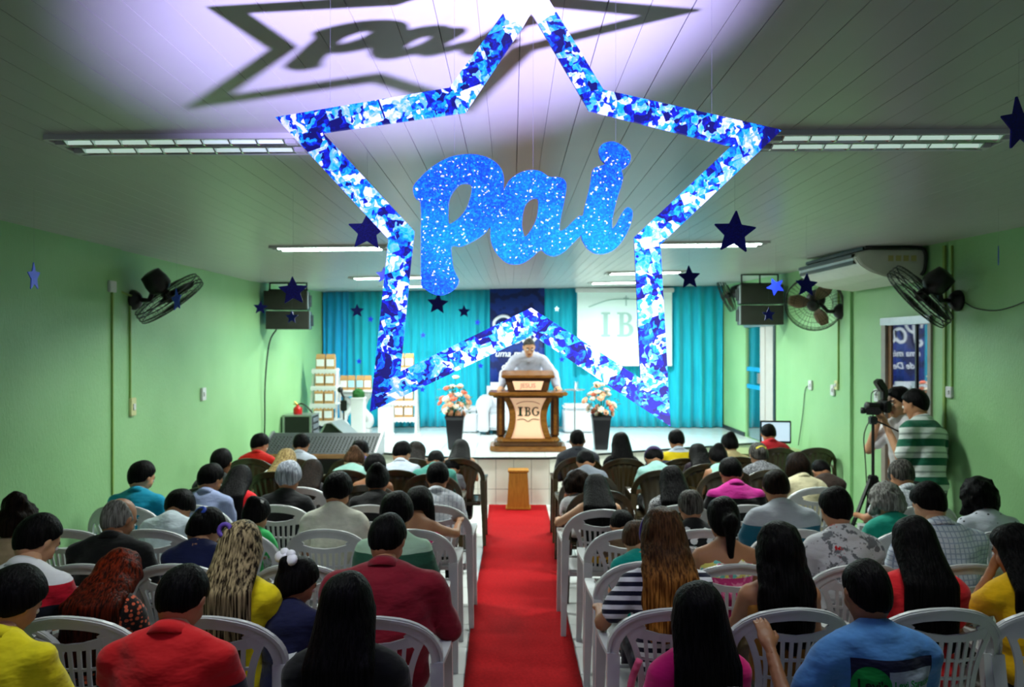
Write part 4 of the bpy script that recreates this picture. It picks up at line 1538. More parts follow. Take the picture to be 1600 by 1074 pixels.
# ================================================================== chairs
q = NT('white chair plastic')
n = q.noise(5)
q.base(q.ramp(n.outputs['Fac'], [(0.3, lin((188, 190, 192))), (0.7, lin((206, 208, 208)))]))
q.set(0.36, 0, 0.45)
M_CHW = q.m
q = NT('brown chair plastic')
n = q.noise(5)
q.base(q.ramp(n.outputs['Fac'], [(0.3, lin((40, 32, 13))), (0.7, lin((60, 48, 22)))]))
q.set(0.28, 0, 0.6)
M_CHB = q.m


def bmap(u, v, off=0.0):
    y = -0.205 - (v - 0.44) * 0.20 + 1.15 * u * u
    return Vector((u, y + off, v))


def ribbon(pts, ws, th, mb):
    """flat strip drawn in the (u,v) plane of the chair back"""
    P = [Vector(p) for p in pts]
    n = len(P)
    if isinstance(ws, (int, float)):
        ws = [ws] * n
    V = []
    for k in range(n):
        d = (P[min(k + 1, n - 1)] - P[max(k - 1, 0)]).normalized()
        nn = Vector((-d.y, d.x))
        for s, o in ((-1, -th / 2), (1, -th / 2), (1, th / 2), (-1, th / 2)):
            w_ = P[k] + nn * s * ws[k] / 2
            V.append(bmap(w_.x, w_.y, o))
    Fc = []
    for k in range(n - 1):
        a, b = 4 * k, 4 * k + 4
        for i in range(4):
            j = (i + 1) % 4
            Fc.append((a + i, b + i, b + j, a + j))
    Fc += [(0, 1, 2, 3), (4 * n - 1, 4 * n - 2, 4 * n - 3, 4 * n - 4)]
    mb.add(V, Fc)
    return mb


def make_chair(kind):
    m = M_CHW if kind == 'w' else M_CHB
    r = bpy.data.objects.new('plastic_chair', None)
    C.objects.link(r)
    half = [(-0.262, 0.60), (-0.262, 0.67), (-0.245, 0.73), (-0.205, 0.785), (-0.145, 0.825), (-0.075, 0.845), (0.0, 0.852)]
    arch = half + [(-u, v) for u, v in reversed(half[:-1])]
    wd = [0.045, 0.046, 0.048, 0.05, 0.052, 0.054, 0.055]
    fr = ribbon(cr(arch, 2), [wd[min(k // 2, 12 - k // 2 if k // 2 < 13 else 0)] if 0 <= 12 - k // 2 < 13 else 0.045 for k in range(25)], 0.020, MB())
    # thin outer lip that catches the light
    ribbon(cr([(u * 1.075, v + 0.018 * (1 - abs(u) / 0.3)) for u, v in arch], 2), 0.012, 0.034, fr)
    cross = [(-0.215, 0.765), (-0.15, 0.752), (-0.075, 0.742), (0, 0.738), (0.075, 0.742), (0.15, 0.752), (0.215, 0.765)]
    if kind == 'w':
        ribbon(cross, [0.05, 0.045, 0.034, 0.03, 0.034, 0.045, 0.05], 0.014, fr)
        for s in (-1, 1):
            ribbon([(s * 0.20, 0.735), (s * 0.155, 0.80)], 0.06, 0.014, fr)
    r_ = fr.build('back_frame', m, r)
    pn = MB()
    if kind == 'w':
        for s in (-1, 1):
            ribbon(cr([(s * 0.205, 0.755), (s * 0.175, 0.69), (s * 0.150, 0.60), (s * 0.142, 0.50), (s * 0.155, 0.42)], 3), 0.026, 0.014, pn)
        for k in range(8):
            u = -0.119 + 0.034 * k
            ribbon([(u * 1.12, 0.745), (u, 0.60), (u * 0.98, 0.44)], 0.016, 0.010, pn)
        for v in (0.64, 0.555):
            ribbon([(-0.155, v), (-0.07, v - 0.004), (0.07, v - 0.004), (0.155, v)], 0.013, 0.010, pn)
        ribbon([(-0.16, 0.455), (0, 0.45), (0.16, 0.455)], 0.03, 0.012, pn)
        pn.build('back_lattice', m, r_)
    else:
        pn.grid(lambda a, b: bmap((a - 0.5) * 2 * (0.155 + 0.075 * b * b), 0.43 + 0.395 * b - 0.05 * b * (2 * a - 1) ** 2, 0.004 * math.cos(a * 2 * PI * 7)), 42, 8)
        o = pn.build('back_panel', m, r_, smooth=True)
        o.modifiers.new('t', 'SOLIDIFY').thickness = 0.012
    st_ = MB().grid(lambda a, b: ((a - 0.5) * 0.48 * (1 - 0.06 * (1 - b)), -0.215 + 0.45 * b, 0.435 - 0.018 * math.sin(PI * a) * math.sin(PI * min(1, b * 1.1)) - 0.05 * max(0, b - 0.85) ** 2 / 0.0225), 10, 12)
    o = st_.build('seat', m, r, smooth=True)
    o.modifiers.new('t', 'SOLIDIFY').thickness = 0.012
    MB().sweep([(-0.235, -0.19, 0.42), (-0.24, 0.21, 0.415), (0.24, 0.21, 0.415), (0.235, -0.19, 0.42)], 0.012, 0.045, closed=True).build('seat_rim', m, r)
    for s in (-1, 1):
        MB().sweep(cr([(s * 0.262, bmap(0.262, 0.64).y, 0.63), (s * 0.283, -0.04, 0.655), (s * 0.285, 0.10, 0.652), (s * 0.275, 0.215, 0.63)], 4), 0.052, 0.020).build('armrest', m, r)
        MB().beam((s * 0.270, 0.215, 0.635), (s * 0.285, 0.265, 0.0), 0.055, 0.045, 0.035, 0.032).build('leg', m, r)
        MB().beam((s * 0.262, bmap(0.262, 0.62).y, 0.64), (s * 0.285, -0.265, 0.0), 0.058, 0.045, 0.035, 0.032).build('leg', m, r)
    return r


CH = {'w': make_chair('w'), 'b': make_chair('b')}
_first = {'w': True, 'b': True}
CGROUP = {'w': 'white plastic armchairs of the congregation', 'b': 'dark brown plastic armchairs of the front rows'}


def place_chair(kind, x, y, rz, label, k=1.0):
    if _first[kind]:
        o = CH[kind]
        _first[kind] = False
    else:
        o = copy_tree(CH[kind])
    o.location = (x, y, 0)
    o.rotation_euler = (0, 0, rz)
    o.scale = (k, k, 1)
    return tag(o, label, 'chair', CGROUP[kind])


# ================================================================== implicit-surface figures
def nets(Fv, lo, h):
    sh = Fv.shape
    S = Fv < 0
    cs = tuple(k - 1 for k in sh)
    ids, pos, quads = [], [], []
    for ax in range(3):
        o = [a for a in range(3) if a != ax]
        s0 = [slice(None)] * 3
        s1 = [slice(None)] * 3
        s0[ax] = slice(0, -1)
        s1[ax] = slice(1, None)
        I_ = np.argwhere(S[tuple(s0)] != S[tuple(s1)])
        ok = (I_[:, o[0]] > 0) & (I_[:, o[0]] < sh[o[0]] - 1) & (I_[:, o[1]] > 0) & (I_[:, o[1]] < sh[o[1]] - 1)
        I_ = I_[ok]
        J = I_.copy()
        J[:, ax] += 1
        f0, f1 = Fv[tuple(I_.T)], Fv[tuple(J.T)]
        P = I_.astype(np.float64)
        P[:, ax] += f0 / (f0 - f1)
        cl = []
        for d0, d1 in ((-1, -1), (0, -1), (0, 0), (-1, 0)):
            c_ = I_.copy()
            c_[:, o[0]] += d0
            c_[:, o[1]] += d1
            fl_ = np.ravel_multi_index(tuple(c_.T), cs)
            cl.append(fl_)
            ids.append(fl_)
            pos.append(P)
        Q = np.stack(cl, 1)
        flip = (f0 >= 0) if ax != 1 else (f0 < 0)
        Q[flip] = Q[flip][:, ::-1]
        quads.append(Q)
    ids = np.concatenate(ids)
    pos = np.concatenate(pos)
    uq, inv = np.unique(ids, return_inverse=True)
    cnt = np.bincount(inv)
    V = np.stack([np.bincount(inv, pos[:, k]) / cnt for k in range(3)], 1) * h + np.asarray(lo)
    Q = np.searchsorted(uq, np.concatenate(quads))
    return V, Q


def field(fn, lo, hi, h):
    lo, hi = np.asarray(lo, float), np.asarray(hi, float)
    n = np.ceil((hi - lo) / h).astype(int) + 1
    g = np.meshgrid(*[lo[k] + h * np.arange(n[k]) for k in range(3)], indexing='ij')
    P = np.stack(g, -1).astype(np.float32)
    return nets(fn(P), lo, h)


def smin(a, b, k):
    hh = np.clip(0.5 + 0.5 * (b - a) / k, 0, 1)
    return b * (1 - hh) + a * hh - k * hh * (1 - hh)


def smax(a, b, k):
    return -smin(-a, -b, k)


def cone(P, a, b, ra, rb):
    a, b = np.asarray(a, np.float32), np.asarray(b, np.float32)
    ba = b - a
    t = np.clip(((P - a) @ ba) / max(1e-9, float(ba @ ba)), 0, 1)
    return np.linalg.norm(P - a - t[..., None] * ba, axis=-1) - (ra + (rb - ra) * t)


def ell(P, c, r, R=None):
    p = P - np.asarray(c, np.float32)
    if R is not None:
        p = p @ np.asarray(R, np.float32)
    r = np.asarray(r, np.float32)
    k0 = np.linalg.norm(p / r, axis=-1)
    k1 = np.linalg.norm(p / (r * r), axis=-1)
    return k0 * (k0 - 1) / np.maximum(k1, 1e-6)


def rx(a):
    c_, s_ = math.cos(a), math.sin(a)
    return np.array([[1, 0, 0], [0, c_, -s_], [0, s_, c_]])


def rz_(a):
    c_, s_ = math.cos(a), math.sin(a)
    return np.array([[c_, -s_, 0], [s_, c_, 0], [0, 0, 1]])


def ry(a):
    c_, s_ = math.cos(a), math.sin(a)
    return np.array([[c_, 0, s_], [0, 1, 0], [-s_, 0, c_]])


def head_field(P):
    d = ell(P, (0, -0.012, 0.025), (0.074, 0.093, 0.088))
    d = smin(d, ell(P, (0, 0.02, -0.045), (0.060, 0.068, 0.072)), 0.03)
    d = smin(d, ell(P, (0, -0.02, -0.03), (0.064, 0.072, 0.075)), 0.03)
    d = smin(d, cone(P, (-0.012, 0.062, -0.098), (0.012, 0.062, -0.098), 0.020, 0.020), 0.025)
    d = smin(d, cone(P, (-0.036, 0.070, 0.026), (0.036, 0.070, 0.026), 0.014, 0.014), 0.018)
    d = smin(d, cone(P, (-0.04, 0.055, -0.025), (0.04, 0.055, -0.025), 0.022, 0.022), 0.02)
    for s in (-1, 1):
        d = smax(d, -(np.linalg.norm(P - np.array([s * 0.031, 0.098, 0.006], np.float32), axis=-1) - 0.019), 0.012)
    d = smin(d, cone(P, (0, 0.082, 0.012), (0, 0.104, -0.028), 0.008, 0.014), 0.010)
    d = smin(d, cone(P, (-0.010, 0.096, -0.032), (0.010, 0.096, -0.032), 0.009, 0.009), 0.008)
    d = smin(d, cone(P, (-0.018, 0.079, -0.060), (0.018, 0.079, -0.060), 0.008, 0.008), 0.008)
    d = smin(d, cone(P, (-0.015, 0.077, -0.072), (0.015, 0.077, -0.072), 0.009, 0.009), 0.008)
    for s in (-1, 1):
        d = smin(d, ell(P, (s * 0.078, -0.008, -0.008), (0.010, 0.020, 0.031), rz_(s * 0.35)), 0.010)
    return d


def head_template(h):
    V, Q = field(head_field, (-0.115, -0.13, -0.15), (0.115, 0.14, 0.14), h)
    idx = np.zeros(len(Q), int)
    c_ = V[Q].mean(1)
    lip = (np.abs(c_[:, 2] + 0.066) < 0.0125) & (np.abs(c_[:, 0]) < 0.026) & (c_[:, 1] > 0.074)
    idx[lip] = 1
    brow = (np.abs(c_[:, 2] - 0.034) < 0.006) & (np.abs(np.abs(c_[:, 0]) - 0.032) < 0.018) & (c_[:, 1] > 0.06)
    idx[brow] = 3
    m = MB()
    for s in (-1, 1):
        m.ball((s * 0.031, 0.078, 0.006), 0.0135, 8, 6)
    nv = len(V)
    k = len(m.F)
    m2 = MB()
    for s in (-1, 1):
        m2.ball((s * 0.031, 0.088, 0.005), 0.0058, 6, 4)
    allV = np.concatenate([V, np.array([tuple(v) for v in m.V]), np.array([tuple(v) for v in m2.V])])
    Fl = [tuple(f) for f in Q] + [tuple(i + nv for i in f) for f in m.F] + [tuple(i + nv + len(m.V) for i in f) for f in m2.F]
    idx = np.concatenate([idx, np.full(k, 2), np.full(len(m2.F), 3)])
    return allV, Fl, idx


HEAD_LO = head_template(0.0095)
HEAD_HI = head_template(0.0055)


def hand_template(h, grip):
    c1 = 0.9 if grip else 0.35
    joints = []
    for k, (x, L) in enumerate(((0.028, 0.072), (0.009, 0.080), (-0.010, 0.074), (-0.028, 0.058))):
        b = np.array([x, 0.085, 0.0])
        a1, a2 = c1 * 0.6, c1 * 1.5
        m1 = b + np.array([x * 0.1, math.cos(a1), -math.sin(a1)]) * L * 0.5
        e = m1 + np.array([0, math.cos(a2), -math.sin(a2)]) * L * 0.5
        joints.append((b, m1, e))

    def fn(P):
        d = ell(P, (0, 0.048, 0), (0.042, 0.056, 0.017))
        d = smin(d, cone(P, (0, -0.03, 0), (0, 0.02, 0), 0.024, 0.024), 0.02)
        for b, m1, e in joints:
            f = np.minimum(cone(P, b * np.array([1, .85, 1]), m1, 0.0098, 0.0088), cone(P, m1, e, 0.0088, 0.0072))
            d = smin(d, f, 0.006)
        t0, t1, t2 = (0.030, 0.025, -0.006), (0.056, 0.058, -0.016), (0.054, 0.088, -0.024)
        d = smin(d, np.minimum(cone(P, t0, t1, 0.015, 0.011), cone(P, t1, t2, 0.011, 0.0085)), 0.010)
        return d
    return field(fn, (-0.07, -0.06, -0.10), (0.09, 0.20, 0.05), h)


HAND = {(hq, g): hand_template(hq, g) for hq in (0.0075,) for g in (False, True)}

SKINC = {'a': (224, 176, 144), 'b': (204, 152, 116), 'c': (176, 122, 88), 'd': (140, 92, 62), 'e': (108, 70, 48)}
M_EYEW = mat('eye white', (230, 226, 220), 0.3)
M_EYED = mat('dark brown', (24, 16, 12), 0.4)
SKIN = {}
for k, c in SKINC.items():
    q = NT('skin tone ' + k)
    n = q.noise(14, detail=4)
    l0 = lin(c)
    q.base(q.ramp(n.outputs['Fac'], [(0.3, tuple(v * 0.88 for v in l0[:3]) + (1,)), (0.7, l0)]))
    q.set(0.5, 0, 0.4)
    q.b.inputs['Subsurface Weight'].default_value = 0.0
    SKIN[k] = (q.m, mat('lips ' + k, tuple(int(v * f) for v, f in zip(c, (0.86, 0.62, 0.62))), 0.4), M_EYEW, M_EYED)


def hair_mat(name, c, hi=None, vert=None):
    if name in _MC:
        return _MC[name]
    q = NT(name)
    n = q.noise(7, q.mapped((18, 7, 0.8)), 3, 0.55)
    l0 = lin(c)
    l1 = lin(hi) if hi else tuple(min(1, v * 2.0 + 0.004) for v in l0[:3]) + (1,)
    col = q.ramp(n.outputs['Fac'], [(0.40, l0), (0.62, l1)])
    if vert:
        z0, z1, c2, c3 = vert
        sp = q.n('ShaderNodeSeparateXYZ')
        q.l(q.coord(), sp.inputs[0])
        mr = q.n('ShaderNodeMapRange')
        mr.inputs['From Min'].default_value = z0
        mr.inputs['From Max'].default_value = z1
        q.l(sp.outputs[2], mr.inputs[0])
        col2 = q.ramp(n.outputs['Fac'], [(0.40, lin(c2)), (0.62, lin(c3))])
        col = q.mix(mr.outputs[0], col2, col)
    q.base(col)
    q.set(0.42, 0, 0.04)
    q.bump(n.outputs['Fac'], 0.7, 0.012)
    _MC[name] = q.m
    return q.m


HAIRM = {
    'black': lambda: hair_mat('black hair', (7, 7, 8), (20, 18, 19)),
    'dark': lambda: hair_mat('dark brown hair', (14, 10, 8), (34, 23, 17)),
    'brown': lambda: hair_mat('brown hair', (46, 30, 20), (84, 58, 40)),
    'grey': lambda: hair_mat('grey hair', (90, 88, 84), (150, 148, 144)),
    'silver': lambda: hair_mat('silver hair', (110, 114, 126), (176, 180, 192)),
    'salt': lambda: hair_mat('greying hair', (40, 38, 36), (96, 92, 88)),
    'red': lambda: hair_mat('red hair', (40, 12, 6), (120, 36, 14), (0.78, 0.98, (16, 7, 5), (52, 18, 10))),
    'blonde': lambda: hair_mat('blonde hair', (110, 88, 56), (176, 152, 104)),
    'streak': lambda: hair_mat('streaked hair', (34, 26, 20), (176, 156, 118)),
    'ombre': lambda: hair_mat('ombre hair', (44, 28, 18), (80, 52, 32), (0.86, 1.06, (92, 50, 16), (196, 128, 58))),
}


# ---- shirts
def zsep(q):
    sp = q.n('ShaderNodeSeparateXYZ')
    q.l(q.coord(), sp.inputs[0])
    return sp.outputs


def fabric_fin(q, rough=0.8):
    q.set(rough, 0, 0.2)
    q.b.inputs['Sheen Weight'].default_value = 0.15
    n1 = q.noise(7, q.mapped((1, 1, 2.2)), 3, 0.5)
    q.bump(n1.outputs['Fac'], 0.55, 0.03)
    return q.m


def cloth_plain(name, c, var=0.10):
    if name in _MC:
        return _MC[name]
    q = NT(name)
    n = q.noise(22, detail=4)
    l0 = lin(c)
    q.base(q.ramp(n.outputs['Fac'], [(0.3, tuple(v * (1 - var) for v in l0[:3]) + (1,)), (0.7, tuple(min(1, v * (1 + var)) for v in l0[:3]) + (1,))]))
    _MC[name] = fabric_fin(q)
    return q.m


def cloth_bands(name, z0, z1, stops):
    """colour bands by height: stops (fraction, colour) bottom to top; fitted to the wearer later"""
    return lambda a, b: _bands(name, a, b, stops)


def _bands(name, z0, z1, stops):
    q = NT(name)
    o = zsep(q)
    mr = q.n('ShaderNodeMapRange')
    mr.inputs['From Min'].default_value = z0
    mr.inputs['From Max'].default_value = z1
    q.l(o[2], mr.inputs[0])
    q.base(q.ramp(mr.outputs[0], [(p, lin(c)) for p, c in stops], 'CONSTANT'))
    return fabric_fin(q)


def cloth_repeat(name, period, stops, slope=0.0):
    q = NT(name)
    o = zsep(q)
    t = q.math('ADD', q.math('MULTIPLY', o[2], 1 / period), q.math('MULTIPLY', o[1], slope / period))
    f = q.math('FRACT', t)
    q.base(q.ramp(f, [(p, lin(c)) for p, c in stops], 'CONSTANT'))
    return fabric_fin(q)


def cloth_plaid(name, base, line, line2, px_, pz):
    q = NT(name)
    o = zsep(q)
    fx = q.math('FRACT', q.math('MULTIPLY', o[0], 1 / px_))
    fz = q.math('FRACT', q.math('MULTIPLY', o[2], 1 / pz))
    a = q.ramp(fx, [(0.0, (1, 1, 1, 1)), (0.22, (0, 0, 0, 1))], 'CONSTANT')
    b = q.ramp(fz, [(0.0, (1, 1, 1, 1)), (0.22, (0, 0, 0, 1))], 'CONSTANT')
    c1 = q.mix(a, lin(base), lin(line))
    q.base(q.mix(b, c1, lin(line2)))
    return fabric_fin(q)


def cloth_dots(name, base, dot, scale, r_=0.3):
    q = NT(name)
    v = q.n('ShaderNodeTexVoronoi')
    v.inputs['Scale'].default_value = scale
    v.inputs['Randomness'].default_value = 0.4
    q.l(q.coord(), v.inputs['Vector'])
    q.base(q.ramp(v.outputs['Distance'], [(0.0, lin(dot)), (r_, lin(base))], 'CONSTANT'))
    return fabric_fin(q)


def cloth_zebra(name, a, b, scale):
    q = NT(name)
    n = q.noise(scale, q.mapped((1, 1, 3)), 2, 0.4)
    f = q.math('FRACT', q.math('MULTIPLY', n.outputs['Fac'], 9))
    q.base(q.ramp(f, [(0.0, lin(a)), (0.5, lin(b))], 'CONSTANT'))
    return fabric_fin(q)


def cloth_floral(name):
    q = NT(name)
    o = zsep(q)
    v = q.n('ShaderNodeTexVoronoi')
    v.inputs['Scale'].default_value = 42
    q.l(q.coord(), v.inputs['Vector'])
    s_ = q.n('ShaderNodeSeparateColor')
    q.l(v.outputs['Color'], s_.inputs[0])
    up_ = q.ramp(s_.outputs[0], [(0.0, lin((240, 226, 120))), (0.35, lin((245, 240, 225))), (0.6, lin((214, 120, 150))), (0.8, lin((120, 210, 200)))], 'CONSTANT')
    lowc = q.ramp(s_.outputs[1], [(0.0, lin((216, 60, 130))), (0.7, lin((236, 130, 170)))], 'CONSTANT')
    mr = q.n('ShaderNodeMapRange')
    mr.inputs['From Min'].default_value = 0.45
    mr.inputs['From Max'].default_value = 0.95
    q.l(o[2], mr.inputs[0])
    bnd = q.ramp(mr.outputs[0], [(0, (0, 0, 0, 1)), (0.62, (1, 1, 1, 1))], 'CONSTANT')
    teal = q.ramp(mr.outputs[0], [(0, (0, 0, 0, 1)), (0.50, (1, 1, 1, 1)), (0.56, (0, 0, 0, 1)), (0.3, (0, 0, 0, 1))], 'CONSTANT')
    q.base(q.mix(bnd, lowc, up_))
    return fabric_fin(q)


def cloth_splash(name, base, c1, c2):
    q = NT(name)
    n = q.noise(6, detail=6, rough=0.75)
    n2 = q.noise(8, q.mapped((1, 1, 1), loc=(3, 1, 2)), 5, 0.7)
    k = q.ramp(n.outputs['Fac'], [(0.0, (0, 0, 0, 1)), (0.56, (1, 1, 1, 1))], 'CONSTANT')
    k2 = q.ramp(n2.outputs['Fac'], [(0.0, (0, 0, 0, 1)), (0.62, (1, 1, 1, 1))], 'CONSTANT')
    q.base(q.mix(k2, q.mix(k, lin(base), lin(c1)), lin(c2)))
    return fabric_fin(q)


# ---- figure assembly
def spine(phi, s, w, hipz, hipy):
    H = np.array([0, hipy, hipz])
    dr = lambda a: np.array([0, math.sin(a), math.cos(a)])
    a0, a1, a2 = phi * 0.5, phi, phi * 1.35
    W = H + dr(a0) * 0.17 * s
    Cc = W + dr(a1) * 0.175 * s
    N = Cc + dr(a2) * 0.165 * s
    return H, W, Cc, N, (a0, a1, a2)


def torso_field(P, j, inf=0.0):
    s, w, bl = j['s'], j['w'], j['belly']
    a0, a1, a2 = j['ang']
    H, W, Cc, N = j['H'], j['W'], j['C'], j['N']
    R0, R1, R2 = j['RT'] @ rx(-a0), j['RT'] @ rx(-a1), j['RT'] @ rx(-a2)
    d = ell(P, H, ((0.166 * w + inf) * s, (0.125 + inf) * s, (0.115 + inf) * s), R0)
    d = smin(d, ell(P, W, ((0.150 * w * bl + inf) * s, (0.108 * bl + inf) * s, (0.155 + inf) * s), R0), 0.05 * s)
    d = smin(d, ell(P, Cc, ((0.170 * w + inf) * s, (0.112 * (0.5 + 0.5 * bl) + inf) * s, (0.165 + inf) * s), R1), 0.05 * s)
    up_ = R2 @ np.array([0, 0, 1.0])
    side = R2 @ np.array([1.0, 0, 0])
    sh = Cc + up_ * 0.076 * s
    nk = N - up_ * 0.034 * s
    for sx in (-1, 1):
        d = smin(d, cone(P, nk, sh + side * sx * 0.160 * w * s, (0.062 + inf * 0.8) * s, (0.052 + inf) * s), 0.045 * s)
    return d


def arm_field(P, j, k, frac, inf):
    """k 0 left, 1 right; frac up to 1 = elbow, up to 2 = wrist"""
    s = j['s']
    S_, E, Wr = j['S'][k], j['E'][k], j['Wr'][k]
    f1 = min(1, frac)
    e = S_ + (E - S_) * f1
    d = cone(P, S_, e, (0.050 + inf) * s, (0.050 + (0.040 - 0.050) * f1 + inf) * s)
    if frac > 1:
        f2 = frac - 1
        wv = E + (Wr - E) * f2
        d = smin(d, cone(P, E, wv, (0.040 + inf) * s, (0.040 + (0.027 - 0.040) * f2 + inf) * s), 0.02)
    return d


def leg_field(P, j, inf=0.0, full=True):
    s = j['s']
    d = None
    for k in (0, 1):
        hp, kn_, an, to = j['hipj'][k], j['knee'][k], j['ank'][k], j['toe'][k]
        e = cone(P, hp, kn_, (0.082 + inf) * s, (0.058 + inf) * s)
        e = smin(e, cone(P, kn_, an, (0.056 + inf) * s, (0.038 + inf * 1.3) * s), 0.03)
        if full:
            e = smin(e, cone(P, an, to, 0.036 * s, 0.028 * s), 0.02)
        d = e if d is None else smin(d, e, 0.02)
    return d


def bounds(pts, m):
    A = np.array(pts)
    return A.min(0) - m, A.max(0) + m


_TR = {}
NPERSON = [0]


def curly(P, amp, fr):
    return amp * (np.sin(fr * P[..., 0] + 1.3) * np.sin(fr * P[..., 1] + 0.4) * np.sin(fr * P[..., 2]) + 0.5 * np.sin(2.3 * fr * P[..., 0]) * np.sin(2.1 * fr * P[..., 2] + 1) * np.sin(1.9 * fr * P[..., 1]))


def build_hair(j, style, length, hs, res):
    Cc, R = j['hc'], j['hR']
    s = hs
    N = j['N']
    yb = min(N[1], j['C'][1]) - 0.16 * j['s']
    th = {'buzz': 0.007, 'short': 0.014, 'bald': 0.010, 'full': 0.024, 'curly': 0.034, 'bob': 0.024, 'long': 0.019, 'wavy': 0.026, 'tail': 0.015, 'bun': 0.017, 'curlybun': 0.030, 'wig': 0.03}[style]

    def fn(P):
        q_ = ((P - np.asarray(Cc, np.float32)) @ np.asarray(R, np.float32)) / s
        d = ell(q_, (0, -0.012, 0.025), (0.074 + th, 0.093 + th, 0.088 + th))
        low = ell(q_, (0, -0.022, -0.03), (0.066 + th, 0.074 + th, 0.080 + th * 0.5))
        d = smin(d, low, 0.03)
        if style in ('short', 'buzz', 'full', 'bald'):
            d = d + th * 0.85 * np.clip((-0.005 - q_[..., 2]) / 0.075, 0, 1.3)
        if style == 'bald':
            pl_ = (q_ - np.array([0, 0.0, 0.035], np.float32)) @ np.array([0, 0.45, 0.9], np.float32)
            d = smax(d, pl_, 0.01)
            pl2 = (q_ - np.array([0, 0.02, 0.0], np.float32)) @ np.array([0, 0.8, -0.6], np.float32)
            d = smax(d, pl2, 0.01)
        else:
            k = {'buzz': 0.048, 'short': 0.052}.get(style, 0.062)
            pl_ = (q_ - np.array([0, k, 0.062], np.float32)) @ np.array([0, 0.80, -0.60], np.float32)
            d = smax(d, pl_, 0.012)
        d = d * s
        if style in ('long', 'wavy', 'bob', 'curly'):
            if style in ('long', 'wavy'):
                n_ = 11
                zs_ = N[2] - 0.03
                zend = Cc[2] - length
                Ch, js, jw = j['C'], j['s'], j['w']

                def yback(x, z):
                    c_ = Ch if z > j['W'][2] + 0.06 else j['W']
                    k_ = max(0.0, 1 - (x / (0.19 * js)) ** 2)
                    return min(Ch[1], c_[1]) - 0.135 * js * math.sqrt(k_) - 0.014
                for i in range(n_):
                    u = -1 + 2 * i / (n_ - 1)
                    th_ = u * 1.75
                    b0 = Cc + R @ (np.array([math.sin(th_) * 0.030, -0.03, 0.095]) * s)
                    b = Cc + R @ (np.array([math.sin(th_) * 0.080, -math.cos(th_) * 0.088 - 0.006, 0.0]) * s)
                    jt = 0.016 * math.sin(i * 2.7 + NPERSON[0])
                    xm = b[0] * 1.0 + u * 0.016
                    m_ = np.array([xm, min(b[1] - 0.005 + 0.03 * abs(u), yback(xm, zs_)), zs_])
                    xe = xm * 0.92 + jt * 0.6
                    zz = min(zend + 0.03 * abs(u) + jt, zs_ - 0.03)
                    zm = (zs_ + zz) / 2
                    m2 = np.array([xm * 0.98, yback(xm, zm), zm])
                    e = np.array([xe, yback(xe, zz), zz])
                    r1, r2, r3 = (0.024, 0.026, 0.010) if style == 'long' else (0.028, 0.034, 0.020)
                    f = np.minimum(cone(P, b0, b, r1 * 0.8 * s, r1 * s), cone(P, b, m_, r1 * s, r2 * s))
                    f = np.minimum(f, np.minimum(cone(P, m_, m2, r2 * s, r2 * s), cone(P, m2, e, r2 * s, r3 * s)))
                    d = smin(d, f, 0.012)
            else:
                n_ = 9
                for i in range(n_):
                    u = -1 + 2 * i / (n_ - 1)
                    th_ = u * 1.6
                    b = Cc + R @ (np.array([math.sin(th_) * 0.078, -math.cos(th_) * 0.085, 0.0]) * s)
                    e = b + np.array([u * 0.014, -0.012 * math.cos(th_), -length - 0.012 * math.sin(i * 2.1)])
                    d = smin(d, cone(P, b, e, 0.036 * s, 0.026 * s), 0.015)
        if style == 'tail':
            b = Cc + R @ (np.array([0, -0.112, 0.035]) * s)
            m_ = b + np.array([0.0, -0.045, -0.05])
            e = b + np.array([0.01, -0.02, -length])
            d = smin(d, smin(cone(P, b, m_, 0.022, 0.036), cone(P, m_, e, 0.036, 0.016), 0.03), 0.015)
        if style in ('bun', 'curlybun'):
            b = Cc + R @ (np.array([0, -0.105, 0.055 if style == 'bun' else 0.085]) * s)
            d = smin(d, np.linalg.norm(P - b.astype(np.float32), axis=-1) - (0.046 if style == 'bun' else 0.065) * s, 0.02)
        if style in ('curly', 'curlybun', 'wavy'):
            d = d + curly(P, 0.010 if style != 'wavy' else 0.007, 55 if style != 'wavy' else 42)
        else:
            d = d + 0.0025 * np.sin(60 * P[..., 0] + 8 * P[..., 2])
        return d
    pts = [Cc - 0.16 * s, Cc + 0.16 * s]
    if style in ('long', 'wavy'):
        pts += [np.array([-0.17, yb - 0.06, min(Cc[2], N[2]) - length - 0.07]) + [Cc[0], 0, 0], np.array([Cc[0] + 0.17, yb, N[2]]), j['W'] - [0, 0.28, 0] if length > 0.38 else Cc]
    elif style in ('bob', 'curly'):
        pts += [Cc + np.array([-0.17, -0.17, -length - 0.12]), Cc + np.array([0.17, 0.17, 0.1])]
    elif style in ('tail', 'bun', 'curlybun'):
        pts += [Cc + R @ np.array([0, -0.27, 0.05]), Cc + np.array([0, -0.24, -length - 0.1]), Cc + R @ np.array([0, -0.2, 0.2])]
    lo, hi = bounds(pts, 0.02)
    return field(fn, lo, hi, res)


def add_mesh_part(name, VQ, m, parent):
    V, Q = VQ
    return link(name, to_mesh(name, V, Q, True, (m,)), parent)


